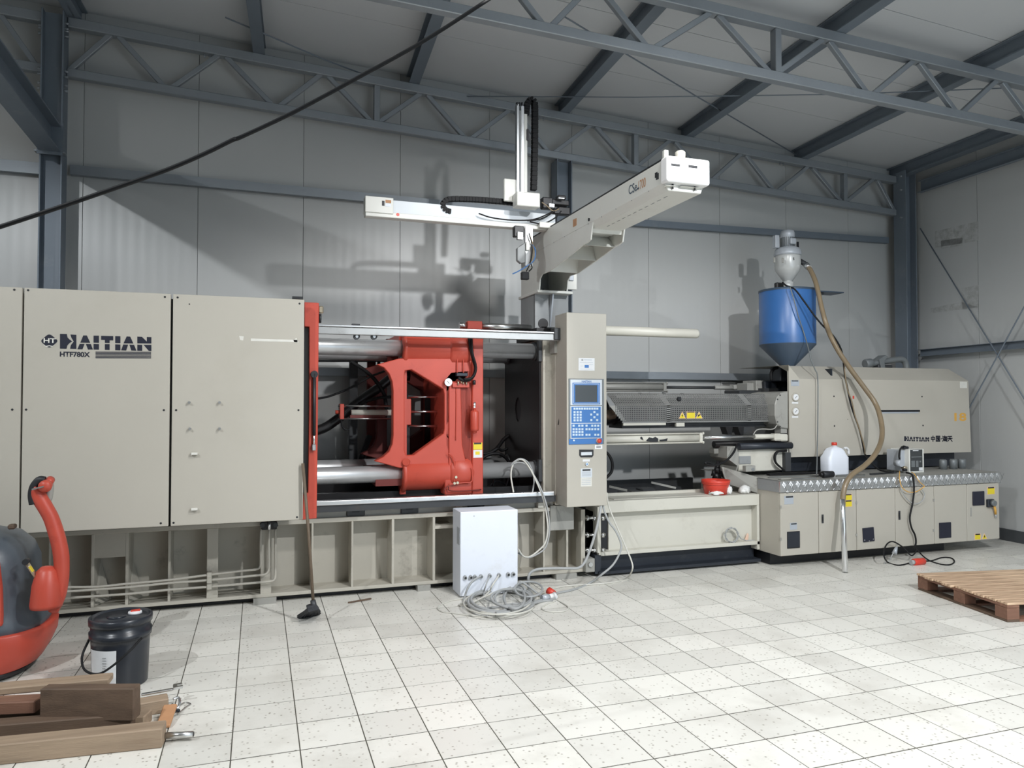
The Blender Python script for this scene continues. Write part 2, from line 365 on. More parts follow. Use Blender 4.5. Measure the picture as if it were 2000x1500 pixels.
# grime left on the right wall by things that used to stand there
m = mat('wall_dust', (0.40, 0.40, 0.38), 0.6); N, L, b = nodes_of(m)
g = N.new('ShaderNodeNewGeometry'); nz = N.new('ShaderNodeTexNoise'); nz.inputs['Scale'].default_value = 14; nz.inputs['Detail'].default_value = 8; nz.inputs['Roughness'].default_value = 0.75
L.new(g.outputs['Position'], nz.inputs['Vector'])
cr = N.new('ShaderNodeValToRGB'); cr.color_ramp.elements[0].position = 0.40; cr.color_ramp.elements[0].color = (0.50, 0.51, 0.505, 1); cr.color_ramp.elements[1].position = 0.66; cr.color_ramp.elements[1].color = (0.33, 0.33, 0.315, 1)
L.new(nz.outputs['Fac'], cr.inputs[0]); L.new(cr.outputs[0], b.inputs['Base Color'])
for quad in ([(1826,452),(1911,432),(1911,470),(1826,484)], [(1838,470),(1880,464),(1880,480),(1838,486)], [(1875,564),(1911,556),(1911,602),(1880,604)], [(1818,602),(1878,590),(1911,600),(1818,612)]):
    mb = MB().prism([PW(x, y, 0.0012) for x, y in quad], WN*0.0006); mb.build('dust_mark', 'wall_dust', wall_right)

fw = MB()
for x0_, x1_, z0_, z1_ in ((-6.3, 2.5, 0, 5.8), (7.8, 8.9, 0, 5.8), (2.5, 7.8, 4.1, 5.8)): fw.box((x0_, -3.3, z0_), (x1_, -3.15, z1_))
tag(fw.build('wall_front', 'wall_sheet', org=(0, -3.2, 0)), 'wall behind the camera with an open gate', kind='structure')
tag(MB().box((-6.35, -3.3, 0), (-6.2, 8.0, 5.8)).build('wall_left', 'wall_sheet'), 'left side wall of the hall', kind='structure')
# roof: panels run down the slope, seams across the depth
mb = MB().hexa([(-6.2,-3.2,zroof(-6.2)+0.012),(8.6,-3.2,zroof(8.6)+0.012),(8.6,8.1,zroof(8.6)+0.012),(-6.2,8.1,zroof(-6.2)+0.012)]+
               [(-6.2,-3.2,zroof(-6.2)+0.12),(8.6,-3.2,zroof(8.6)+0.12),(8.6,8.1,zroof(8.6)+0.12),(-6.2,8.1,zroof(-6.2)+0.12)])
ceiling = tag(mb.build('ceiling', 'seam', org=(0, 0, 0)), 'pale grey sandwich panel roof sloping down to the right', kind='structure')
first = None
for k in range(11):
    y = 7.87-k
    if first is None:
        pm = MB().hexa([(-6.1, -0.996, zroof(-6.1)), (8.5, -0.996, zroof(8.5)), (8.5, -0.004, zroof(8.5)), (-6.1, -0.004, zroof(-6.1))]+
                       [(-6.1, -0.996, zroof(-6.1)+0.011), (8.5, -0.996, zroof(8.5)+0.011), (8.5, -0.004, zroof(8.5)+0.011), (-6.1, -0.004, zroof(-6.1)+0.011)])
        first = pm.build('roof_panel', 'roof_sheet', ceiling); o = first
    else: o = copyto(first, (0, 0, 0))
    o.location = (0, y, 0)
tag(MB().box((-6.2, WY-0.02, 0), (8.2, WY-0.001, 0.14)).build('baseboard_back', 'skirting'), 'dark strip along the foot of the back wall', kind='structure')
mb = MB().hexa([wallpt(-9.6,0.001), wallpt(-9.6,0.02), wallpt(1.4,0.02), wallpt(1.4,0.001)]+[wallpt(-9.6,0.001,0.135), wallpt(-9.6,0.02,0.135), wallpt(1.4,0.02,0.135), wallpt(1.4,0.001,0.135)])
tag(mb.build('baseboard_right', 'skirting'), 'dark strip along the foot of the right wall', kind='structure')

# ================================================================== STEEL FRAME
def column(x0, x1, y0, y1, z1, label, m='frame_paint', webx=True):
    t = thing('steel_column', label, 'column', ((x0+x1)/2, (y0+y1)/2, 0), 'steel columns of the hall')
    f = 0.013
    a = MB().box((x0, y0, 0), (x0+f, y1, z1)).build('flange', m, t, bev=0.002)
    MB().box((x1-f, y0, 0), (x1, y1, z1)).build('flange', m, t, bev=0.002)
    MB().box((x0+f, (y0+y1)/2-0.005, 0), (x1-f, (y0+y1)/2+0.005, z1)).build('web', m, t)
    MB().box((x0-0.05, y0-0.05, 0), (x1+0.05, min(y1+0.05, WY-0.025), 0.02)).build('base_plate', m, t)
    return t
cl = column(-1.865, -1.685, 7.56, 7.74, zbot(-1.8)+0.55, 'dark grey steel column at the left behind the beige guard panels')
for z, kx in ((4.92, 0), (4.55, 0), (4.42, 1), (4.99, 1)):       # bolts where the truss meets the column
    for dz in (0, 0.05):
        MB().cyl((-1.69, 7.60, z+dz), (-1.655, 7.60, z+dz), 0.011, n=6).build('bolt', 'frame_galv', cl)
        MB().cyl((-1.86, 7.60, z+dz), (-1.895, 7.60, z+dz), 0.011, n=6).build('bolt', 'frame_galv', cl)
MB().box((-1.90, 7.54, 3.835), (-1.66, 7.62, 3.85)).build('seat_plate', 'frame_galv', cl)
column(3.15, 3.335, 7.66, 7.84, zbot(3.24), 'slim steel column behind the robot arm, in the middle of the back wall')
cr_ = column(8.045, 8.225, 7.52, 7.72, ztop(8.1)+0.14, 'corner steel column where the back wall meets the right wall')
for z in (4.42, 4.05, 4.60): MB().cyl((8.05, 7.58, z), (8.02, 7.58, z), 0.012, n=6).build('bolt', 'frame_galv', cr_)

def girt(p0, p1, h, label, dep=0.06, m='frame_galv', up=(0,0,1)):     # C profile: web to the room and two lips to the wall
    p0, p1 = V(p0), V(p1); d = (p1-p0).normalized(); u = V((0,0,1)); n = d.cross(u).normalized()
    t = thing('wall_girt', label, 'steel rail', p0, 'wall girts')
    MB().obox((p0+p1)/2, (p1-p0)/2, n*0.003, u*h/2).build('web', m, t)
    MB().obox((p0+p1)/2-n*dep/2+u*(h/2-0.003), (p1-p0)/2, n*dep/2, u*0.003).build('lip', m, t)
    MB().obox((p0+p1)/2-n*dep/2-u*(h/2-0.003), (p1-p0)/2, n*dep/2, u*0.003).build('lip', m, t)
    return t
gy = 7.79
girt((-6.0, gy, 3.75), (-1.88, gy, 3.75), 0.105, 'mottled galvanised wall rail to the left of the left column')
girt((-1.67, gy, 3.765), (3.14, gy, 3.74), 0.09, 'upper wall rail from the left column to behind the robot arm')
girt((3.345, gy, 3.72), (8.03, gy, 3.79), 0.078, 'upper wall rail from the robot arm to the corner column', m='frame_paint')
girt((-1.67, gy, 1.92), (3.14, gy, 1.92), 0.085, 'lower wall rail behind the red platen', m='frame_galv')
girt((3.345, gy, 1.925), (8.03, gy, 1.915), 0.085, 'lower wall rail behind the barrel and the blue hopper', m='frame_galv')
a, b_ = PW(1798, 690, 0.08), PW(2000, 673, 0.08); e = a+(b_-a).normalized()*6
girt(e, a, 0.09, 'rail on the right wall crossed by two tie rods', m='frame_paint')
a, b_ = PW(1799, 366, 0.06), PW(2000, 298, 0.06); e = a+(b_-a)*3.2
girt(e, a, 0.15, 'deep eaves rail along the top of the right wall', m='frame_paint')
def rod(name, pts, r, label, m='frame_paint'):
    return tag(MB().tube(pts, r, 8).build(name, m), label, 'tie rod', 'tie rods')
rod('tie_rod', [PW(1797, 446, 0.16), PW(2000, 778, 0.16), PW(2060, 876, 0.16)], 0.008, 'wall tie rod falling to the right from the corner column')
rod('tie_rod', [PW(2060, 500, 0.19), PW(2000, 600, 0.19), PW(1893, 797, 0.19), PW(1840, 894, 0.19)], 0.008, 'wall tie rod rising to the right from behind the machine hood')

# trusses
def truss(name, xs_t, xs_b, yf, x0, x1, verts_at, label, m='frame_galv', group='roof trusses'):
    t = thing(name, label, 'truss', (x0, yf(x0), zbot(x0)), group)
    q = lambda x, z: V((x, yf(x), z))
    MB().bar(q(x0, zbot(x0)+0.04), q(x1, zbot(x1)+0.04), 0.08, 0.08).build('bottom_chord', m, t, bev=0.006)
    MB().bar(q(x0, ztop(x0)+0.045), q(x1, ztop(x1)+0.045), 0.09, 0.09).build('top_chord', m, t, bev=0.006)
    nd = sorted([(x, 1) for x in xs_t]+[(x, 0) for x in xs_b])
    for (xa, ka), (xb, kb) in zip(nd[:-1], nd[1:]):
        if ka == kb: continue
        g_ = 0.035
        xa2, xb2 = xa+g_, xb-g_
        za = ztop(xa2)+0.01 if ka else zbot(xa2)+0.07; zb = ztop(xb2)+0.01 if kb else zbot(xb2)+0.07
        MB().bar(q(xa2, za), q(xb2, zb), 0.045, 0.045, (0, 1, 0)).build('diagonal', m, t, bev=0.004)
    for xv in verts_at:
        vp = MB().bar(q(xv, zbot(xv)+0.08), q(xv, ztop(xv)), 0.06, 0.075, (0, 1, 0)).build('vertical', m, t, bev=0.004)
    return t
yb = lambda x: 7.70-0.0*x
trb = truss('roof_truss', (-1.3, -.36, .61, 1.64, 2.63, 3.61, 4.65, 5.65, 6.66, 7.72), (-1.70, -.84, .14, 1.12, 2.12, 3.09, 4.13, 5.16, 6.12, 7.18, 8.06), yb, -1.68, 8.04, (1.14, 4.15, 7.20),
            'long steel lattice truss along the back wall')
truss('roof_truss', (-4.2, -3.2, -2.25), (-4.7, -3.7, -2.7, -1.9), yb, -5.8, -1.88, (), 'short piece of lattice truss left of the left column')
yf = lambda x: 5.255-0.030*x
xb = [PX_ for PX_ in (2.92, 4.06, 5.06, 6.06, 7.06, 8.05)]
xt = [3.50, 4.60, 5.58, 6.56, 7.55]
truss('roof_truss', [-2.4, -1.4, -.4, .6, 1.6, 2.45]+xt, [-2.9, -1.9, -.9, .1, 1.1, 2.05]+xb, yf, -5.5, 8.1, (4.10,), 'near steel lattice truss crossing the upper right of the picture')
# bolts hanging under the top chord
for x in (2.95, -.52, 6.2): MB().cyl((x, 7.70, ztop(x)), (x, 7.70, ztop(x)-0.035), 0.008, n=6).build('bolt', 'frame_galv', trb); MB().cyl((x+.05, 7.70, ztop(x)), (x+.05, 7.70, ztop(x)-0.035), 0.008, n=6).build('bolt', 'frame_galv', trb)
# purlins
for x, lab in ((-1.62, 'roof purlin at the left column'), (-0.02, 'roof purlin at the top left between two truss bays'), (1.53, 'roof purlin that the black hanging cable meets'), (3.25, 'roof purlin above the robot mast'), (4.87, 'roof purlin reaching the back truss above the white robot end cap'),
               (6.55, 'roof purlin reaching the back truss above the blue hopper'), (8.13, 'roof purlin ending on the corner column')):
    def q(y, dz): X_ = x+WD.x*(y-7.7); return V((X_, y, ztop(X_)+0.09+dz))
    t = thing('roof_purlin', lab, 'beam', q(7.7, 0), 'roof purlins')
    H_ = 0.155
    MB().bar(q(7.86, 0.006), q(-3.0, 0.006), 0.11, 0.012).build('flange', 'frame_paint', t)
    MB().bar(q(7.86, H_), q(-3.0, H_), 0.11, 0.012).build('flange', 'frame_paint', t)
    MB().bar(q(7.86, H_/2), q(-3.0, H_/2), 0.012, H_).build('web', 'frame_paint', t)
# brace rods under the roof
def PR(x, y, off=-0.12):
    d = ray(x, y); n = V((0.0525, 0, 1)); p0 = V((0, 0, 5.21+off)); return _C+d*((p0-_C).dot(n)/d.dot(n))
rod('tie_rod', [PR(440, 34), PR(502, 60), PR(640, 119), PR(770, 167)], 0.007, 'thin roof tie rod at the upper left below the purlins')
rod('tie_rod', [PR(880, 188, -.2), PR(1240, 190, -.16), PR(1654, 184), PR(1939, 173), PR(2050, 168)], 0.006, 'thin roof tie rod running level across the roof behind the robot mast')
rod('tie_rod', [PR(1100, 31), PR(1141, 56), PR(1360, 188), PR(1556, 303)], 0.007, 'thin roof tie rod falling to the right above the robot beam')
# beam that comes forward from the left column
p1 = V((-1.775, 7.55, 3.96)); p0 = p1+V((-0.05*5, -5, 0.42))
t = thing('steel_beam', 'heavy dark steel beam coming forward from the left column', 'beam', p1)
d = (p0-p1).normalized(); sd = V((1, 0, 0)); up = sd.cross(d).normalized()
up = up if up.z > 0 else -up
for k, nm in ((-1, 'flange'), (1, 'flange')): MB().obox((p0+p1)/2+up*k*0.115, (p1-p0)/2, sd*0.085, up*0.007).build(nm, 'frame_paint', t, bev=0.002)
MB().obox((p0+p1)/2, (p1-p0)/2, sd*0.006, up*0.11).build('web', 'frame_paint', t)
MB().obox(p1+V((0, -0.008, 0)), V((0.1, 0, 0)), V((0, 0.008, 0)), up*0.15).build('end_plate', 'frame_paint', t)
# black cable hanging across the upper left
pts = [(-60, 462), (0, 443), (115, 405), (240, 362), (330, 330), (400, 300), (455, 273), (470, 268), (560, 226), (640, 184), (700, 151), (790, 102), (865, 57), (960, -5)]
tag(MB().tube(cat([P(x, y, 2.4) for x, y in pts], 4), 0.0066, 8).build('hanging_cable', 'black_rubber'), 'black cable hanging in a slant across the upper left', 'cable')

# ================================================================== CLAMPING UNIT
def rect(mb, x0, y0, x1, y1, Y, dep):     # plate whose front lies in the plane Y, seen between two picture points
    a, b = P(x0, y0, Y), P(x1, y1, Y)
    return mb.box((a.x, Y, a.z), (b.x, Y+dep, b.z))
YB = 6.28
zt = P(700, 1009.5, YB).z; zb0 = 0.05; xL = -2.9; xR = P(1143, 1060, YB).x
mbase = thing('clamping_unit', 'beige ribbed steel base under the clamping side of the machine', 'machine base', (0, YB, 0))
MB().box((xL, 6.52, zb0), (xR, 7.45, zt-0.02)).build('web', 'beige_worn', mbase)
MB().box((xL, YB, zt-0.035), (xR-0.30, 6.53, zt)).build('top_flange', 'beige_worn', mbase, bev=0.003)
MB().box((xL, YB, zb0), (xR, 6.53, zb0+0.028)).build('bottom_flange', 'beige_worn', mbase, bev=0.003)
for a, b_ in ((95, 99), (178, 184), (245, 251), (328, 333), (404, 426), (509, 530), (608, 612), (686, 690), (765, 770), (845, 850), (905, 909), (1061, 1064), (1106, 1110), (1135, 1143)):
    x0, x1 = P(a, 1090, YB).x, P(b_, 1090, YB).x
    if b_-a > 15:
        mb = MB().box((x0, YB+0.001, zb0+0.028), (x1, YB+0.02, zt-0.035)).box((x0, YB+0.02, zb0+0.028), (x0+0.02, 6.52, zt-0.035))
    else: mb = MB().box((x0, YB+0.001, zb0+0.028), (x1, 6.52, zt-0.035))
    mb.build('rib', 'beige_worn', mbase, bev=0.002)
rect(MB(), 183, 1036, 247, 1087, YB+0.003, 0.02).build('cover_plate', 'beige_worn', mbase)
for k in range(2):
    x = P((184, 249)[k], 1090, YB).x   # slanted gussets at the foot of the two left ribs
    MB().prism([(x, YB+0.05, 0.08), (x+0.07, YB+0.22, 0.08), (x, YB+0.22, 0.36)], (0.012, 0, 0)).build('gusset', 'beige_worn', mbase)
rect(MB(), 848, 1027, 886, 1031, YB+0.002, 0.22).build('shelf', 'beige_worn', mbase)
rect(MB(), 1075, 988, 1121, 1034, YB-0.01, 0.1).build('corner_block', 'grey_worn', mbase, bev=0.003)
for a, b_ in ((495, 540), (815, 840), (1085, 1125)):
    x0, x1 = P(a, 1150, YB).x, P(b_, 1150, YB).x
    MB().box((x0, YB-0.02, 0.0), (x1, YB+0.2, zb0)).build('levelling_pad', 'grey_worn', mbase)
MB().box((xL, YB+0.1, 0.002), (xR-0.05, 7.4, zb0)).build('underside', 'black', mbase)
# guideway seen under the lower door rail
MB().box((0.33, YB+0.04, zt), (xR-0.3, YB+0.26, zt+0.055)).build('guideway', 'grey_worn', mbase)
for px in (695, 800, 930):
    p = P(px, 990, YB+0.03)
    g = MB().box((p.x-0.075, YB+0.025, zt+0.004), (p.x+0.075, YB+0.1, zt+0.085)).build('guide_block', 'dark_steel', mbase, bev=0.004)
    MB().box((p.x-0.03, YB+0.02, zt+0.035), (p.x+0.03, YB+0.03, zt+0.055)).build('slot', 'black', g)
for px in (897, 1056):
    p = P(px, 985, YB); MB().box((p.x-0.028, YB-0.01, zt), (p.x+0.028, YB+0.05, zt+0.05)).build('spacer_block', 'cream', mbase, bev=0.003)
# hydraulic pipes on the base
pz = YB-0.045
for path in ([(95,1149),(120,1147),(190,1146),(250,1140),(328,1133),(409,1122.5),(470,1115),(500,1112),(507,1107),(509,1098),(509,1060),(510,1032)],
             [(95,1158),(120,1156),(250,1147),(328,1139),(409,1133),(500,1124),(517,1122),(523,1117),(525,1108),(525,1060),(526,1034)],
             [(95,1172),(120,1169),(250,1160),(328,1152),(409,1146),(500,1138),(530,1135),(536,1131),(538,1122),(538,1060),(538,1032)]):
    MB().tube(cat([P(x, y, pz) for x, y in path], 3), 0.0095, 8).build('pipe', 'beige', mbase)
for y in (1122.5, 1133.5, 1145.5):
    p = P(409, y, pz); MB().box((p.x-0.018, pz-0.02, p.z-0.022), (p.x+0.018, YB, p.z+0.022)).build('pipe_clamp', 'beige_worn', mbase, bev=0.004)
v = rect(MB(), 511, 1019, 541, 1034, pz-0.03, 0.09).build('valve_block', 'oily_black', mbase, bev=0.006)
for px in (512.5, 538.5):
    p = P(px, 1026, pz-0.035); MB().cyl(p, p+V((0, 0.05, 0)), 0.02, n=6).build('nut', 'dark_steel', v)
p = P(526, 1027, pz-0.04); MB().cyl(p+V((0,0,-0.03)), p+V((0,0,0.035)), 0.013, n=10).build('fitting', 'chrome', v)

# tie bars
zu = P(943, 684, 6.52).z; zl = P(943, 919.5, 6.52).z
for (yy, zz, lab) in ((6.52, zu, 'upper front polished tie bar through the red platen'), (6.52, zl, 'lower front polished tie bar through the red platen'),
                      (7.33, zu, 'upper rear tie bar behind the red platen'), (7.33, zl, 'lower rear tie bar behind the red platen')):
    t = thing('tie_bar', lab, 'tie bar', (1.2, yy, zz), 'tie bars of the clamp')
    MB().cyl((-2.4, yy, zz), (2.44, yy, zz), 0.073, n=40).build('bar', 'bar_steel', t)
    MB().cyl((2.43, yy, zz), (2.47, yy, zz), 0.085, n=32).build('collar', 'dark_steel', t)

# guard panels
YP = 5.72
guard = thing('guard_enclosure', 'tall beige sheet metal guard with three panels and a dark blue emblem', 'machine guard', (-0.6, YP, 0.7))
ztp, zbt = P(329, 573.7, YP).z, P(329, 1028, YP).z
MB().box((-3.2, YP+0.05, zbt+0.03), (P(592, 800, YP).x, 7.55, ztp-0.03)).build('body', 'black', guard)
pans = []
for a, b_ in ((-300, 40), (43.5, 331), (335.5, 593)):
    x0, x1 = P(a, 800, YP).x, P(b_, 800, YP).x
    pn = MB().box((x0, YP, zbt), (x1, YP+0.045, ztp)).build('panel', 'beige', guard, bev=0.005, seg=2); pans.append(pn)
    pts = {0: [(28, 566), (24, 800), (21, 1028)], 1: [(55, 567), (51, 800), (322, 580), (320, 801), (314, 1022)], 2: [(347, 581), (344, 801), (585, 593), (583, 801), (580, 1010), (339, 1021), (370, 594)]}[len(pans)-1]
    for x, y in pts:
        p = P(x, y, YP); MB().cyl(p+V((0, -0.0015, 0)), p+V((0, 0.002, 0)), 0.0075 if (x, y) != (370, 594) else 0.005, n=10).build('screw', 'black', pn)
def hook(x, y, w_, h_, pn):
    p = P(x, y, YP); MB().box((p.x-w_, YP-0.03, p.z-h_), (p.x+w_, YP, p.z+h_)).build('hook', 'tape', pn, bev=0.003)
for x, y in ((370, 786), (429, 786), (371, 837), (429, 837)):
    p = P(x, y, YP); MB().cyl(p+V((0, -0.026, 0)), p, 0.009, n=10).build('stud', 'alloy', pans[2])
for x, y in ((380, 886), (380, 994)): hook(x, y, 0.022, 0.0085, pans[2])
# remains of adhesive tape
MB().prism([P(x, y, YP-0.0012) for x, y in ((490, 661), (581, 664), (581, 668.5), (490, 666))], (0, 0.001, 0)).build('tape_strip', 'tape', pans[2])
MB().prism([P(x, y, YP-0.0012) for x, y in ((467, 656), (476, 657), (475, 665), (469, 664))], (0, 0.001, 0)).build('tape_strip', 'tape', pans[2])
MB().prism([P(x, y, YP-0.0012) for x, y in ((573, 664), (579, 660), (583, 669), (575, 669))], (0, 0.001, 0)).build('tape_strip', 'tape', pans[2])
# emblem and lettering on the middle panel: outlines in the 2000 px enlargement of the picture
def zp(zx, zy): return P(zx*0.32, 540+zy*0.32, YP-0.0012)
def poly(name, pts, m, par, f=zp, d=(0, 0.001, 0)): return MB().prism([f(x, y) for x, y in pts], d).build(name, m, par)
logo = [[(366,350),(408,351),(412,372),(425,385),(441,396),(425,406),(411,421),(406,441),(366,440)],
        [(430,354),(466,356),(466,442),(428,441),(432,420),(446,402),(450,397),(444,388),(436,374)],
        [(490,404),(508,360),(530,360),(551,405)], [(472,444),(486,412),(516,412),(503,445)], [(524,412),(555,413),(567,446),(537,446)],
        [(571,361),(604,361),(604,405),(571,404)], [(571,412),(604,413),(604,447),(571,446)],
        [(617,362),(691,364),(691,390),(669,390),(669,406),(640,405),(640,388),(617,387)], [(640,413),(669,413),(669,449),(640,448)],
        [(703,364),(735,365),(735,407),(703,406)], [(703,414),(735,415),(735,451),(703,450)],
        [(754,408),(773,366),(795,367),(814,409)], [(739,451),(752,415),(782,416),(770,452)], [(790,416),(818,417),(833,453),(801,452)],
        [(838,367),(866,368),(896,397),(896,369),(924,370),(924,409),(838,408)], [(838,416),(868,417),(868,454),(838,453)], [(876,417),(924,417),(924,455),(908,454)]]
for L_ in logo: poly('letter', L_, 'navy', pans[1])
em = []
for (ax, ay), (bx, by), (cx_, cy_) in (((283,361),(300,347),(318,361)), ((343,382),(357,393),(343,405)), ((318,427),(301,440),(284,427)), ((259,406),(245,394),(259,382))):
    for k in range(6):
        t_ = k/5; em.append(((1-t_)**2*ax+2*t_*(1-t_)*bx+t_*t_*cx_, (1-t_)**2*ay+2*t_*(1-t_)*by+t_*t_*cy_))
e_ = poly('emblem', em, 'navy', pans[1])
text('letter', 'HT', zp(266, 404)+V((0, -0.0012, 0)), (1, 0, 0.0), (0, 0, 1), (zp(0, 376)-zp(0, 404)).z, 'tape', pans[1], width=(zp(340, 0)-zp(266, 0)).x, bold=0.02)
poly('wave', [(262,417),(280,424),(300,420),(320,424),(340,416),(328,424),(316,429),(300,425),(284,430),(272,425)], 'tape', pans[1], f=lambda x, y: zp(x, y)+V((0, -0.0012, 0)))
text('letter', 'HTF780X', zp(365, 490), (1, 0, 0), (0, 0, 1), (zp(0, 457)-zp(0, 490)).z, 'navy', pans[1], width=(zp(549, 0)-zp(365, 0)).x, bold=0.035)
for k in range(5):
    y = 459+k*8.6; poly('stripe', [(583, y), (922, y+0.8), (922, y+6.2), (583, y+5.4)], 'navy', pans[1])
rect(MB(), 571, 578.5, 591, 584, YP+0.1, 0.05).build('latch', 'black', guard)

# red door post with its gas strut
post = thing('door_post', 'narrow red steel door post beside the beige guard panels', 'post', P(607, 1014, 5.84))
MB().prism([P(x, y, 5.84) for x, y in ((594.5, 590), (623, 591.5), (620.5, 850), (618.5, 1012.5), (590, 1015.5), (592.5, 966), (601.5, 962), (604, 800), (604, 638), (594.5, 637.5))], (0, 0.10, 0)).build('frame', 'red', post, bev=0.004)
rect(MB(), 589, 630, 606, 1010, 5.93, 0.02).build('back_plate', 'grey_paint', post)
MB().tube([P(614, 730, 5.82), P(613.5, 850, 5.82)], 0.013, 10).build('strut_cylinder', 'black', post)
p = P(614, 731, 5.82); MB().cyl(p+V((0,-0.012,0)), p+V((0,0.03,0)), 0.027, n=14).build('strut_joint', 'black', post)
MB().tube([P(613.5, 845, 5.82), P(612.8, 872, 5.82)], 0.009, 10).build('strut_rod', 'chrome', post)
rect(MB(), 609.5, 868, 617, 880, 5.805, 0.035).build('strut_foot', 'alloy', post, bev=0.004)
rect(MB(), 622, 597, 632, 612, 5.9, 0.05).build('limit_switch', 'brass', post, bev=0.008)
p = P(622, 622, 5.9); MB().cyl(p, p+V((0.02,0,0)), 0.035, n=16).build('roller', 'black', post)

# door rails
rail = thing('door_rail', 'grey upper door rail above the red platen', 'rail', P(860, 650, 6.16))
a, b_ = P(622, 643, 6.16), P(1096, 658, 6.16)
zc = (a.z+b_.z)/2
MB().box((a.x-0.3, 6.16, zc-0.034), (b_.x, 6.22, zc+0.022)).build('channel', 'rail_grey', rail, bev=0.003)
MB().box((a.x-0.3, 6.15, zc+0.026), (b_.x-0.02, 6.20, zc+0.042)).build('track', 'alloy', rail, bev=0.003)
p = P(695, 629, 6.17); MB().box((p.x-0.033, 6.16, zc+0.044), (p.x+0.033, 6.2, zc+0.055)).build('stop', 'black', rail)
rect(MB(), 1083, 640, 1101, 664, 6.14, 0.1).build('end_block', 'dark_steel', rail, bev=0.006)
for x in (697, 731):
    p = P(x, 657, 6.2); r_ = MB().cyl(p, p+V((0, 0.04, 0)), 0.026, n=18).build('roller', 'dark_steel', rail); MB().cyl(p+V((0,-0.006,0)), p, 0.012, n=10).build('axle', 'alloy', r_)
rail = thing('door_rail', 'bright aluminium lower door rail in front of the red platen', 'rail', P(850, 975, 6.18))
a, b_ = P(600, 986, 6.18), P(1083, 964, 6.18); zc = P(850, 974, 6.18).z
MB().box((a.x, 6.18, zc-0.019), (b_.x, 6.25, zc+0.019)).build('track', 'alloy', rail, bev=0.006, seg=2)
MB().box((a.x, 6.20, zc-0.075), (b_.x+0.02, 6.24, zc-0.02)).build('bracket', 'dark_steel', rail)

# moving platen
YM = 6.40
plat = thing('moving_platen', 'red cast moving platen between the tie bars', 'platen', P(860, 965, YM))
def pm_(x, y): return P(x, y, YM)
outer = [(736,712),(750,718),(760,730),(766,745),(768,765),(768,850),(766,868),(760,882),(748,893),(732,901),(780,914),(925,914),(925,700),(780,700)]
hole = [(791,724),(804,722),(866,760),(868,770),(868,838),(866,847),(808,889),(793,890),(790,880),(790,733)]
for yy, dp, mt in ((YM, 0.10, 'red'), (7.32, 0.10, 'red_dark')):  # darker red puts the shade on the casting's rear parts into the colour
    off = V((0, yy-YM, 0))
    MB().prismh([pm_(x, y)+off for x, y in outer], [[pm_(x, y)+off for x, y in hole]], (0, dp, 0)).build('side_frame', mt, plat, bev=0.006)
MB().prism([pm_(x, y)+V((0, 0.06, 0)) for x, y in ((789, 724), (797, 722), (797, 890), (789, 890))], (0, 0.16, 0)).build('inner_rib', 'red', plat)
x0, x1 = pm_(921, 800).x, pm_(942, 800).x
MB().box((x0, YM-0.03, pm_(931, 964).z), (x1, 7.45, pm_(931, 655).z)).build('face_plate', 'red', plat, bev=0.006)
MB().prism([pm_(x, y) for x, y in ((870, 738), (880, 726), (921, 722), (921, 905), (880, 900), (870, 870))], (0, 0.95, 0)).build('rear_wall', 'red', plat, bev=0.01)
MB().prism([pm_(x, y)+V((0, -0.015, 0)) for x, y in ((876, 745), (899, 745), (902, 868), (910, 905), (919, 912), (876, 912))], (0, 0.1, 0)).build('stiffener', 'red', plat, bev=0.006)
for zz, nm in ((zu, 0), (zl, 1)):
    xa, xb_ = P(786, 700, 6.45).x, x0+0.01
    bsh = MB().lathe((xa, 6.52, zz), [(0.078, 0), (0.158, 0.0), (0.165, 0.012), (0.165, 0.03), (0.15, 0.04), (0.15, xb_-xa)], (1, 0, 0), 40).build('tie_bar_boss', 'red', plat)
    MB().lathe((P(876, 700, 6.45).x, 6.52, zz), [(0.15, 0), (0.172, 0.02), (0.172, 0.16), (0.15, 0.22)], (1, 0, 0), 40).build('boss_ring', 'red', plat)
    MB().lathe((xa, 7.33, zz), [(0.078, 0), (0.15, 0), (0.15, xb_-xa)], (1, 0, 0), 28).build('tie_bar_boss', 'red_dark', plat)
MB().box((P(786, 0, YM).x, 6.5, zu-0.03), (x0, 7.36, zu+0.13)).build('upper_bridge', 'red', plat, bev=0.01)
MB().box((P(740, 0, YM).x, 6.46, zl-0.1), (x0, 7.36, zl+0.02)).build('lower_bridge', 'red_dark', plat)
MB().box((P(868, 915, YM).x, YM-0.02, pm_(900, 965).z), (x0, 7.3, pm_(900, 935).z)).build('foot', 'red', plat, bev=0.006)
MB().box((P(786, 960, YM).x, 6.5, pm_(790, 968).z), (P(797, 960, YM).x, 6.6, pm_(790, 950).z)).build('lug', 'red', plat)
MB().cyl(P(793, 903, 6.36), P(793, 903, 6.36)+V((0.02, 0.06, 0)), 0.03, n=14).build('plug', 'red', plat)
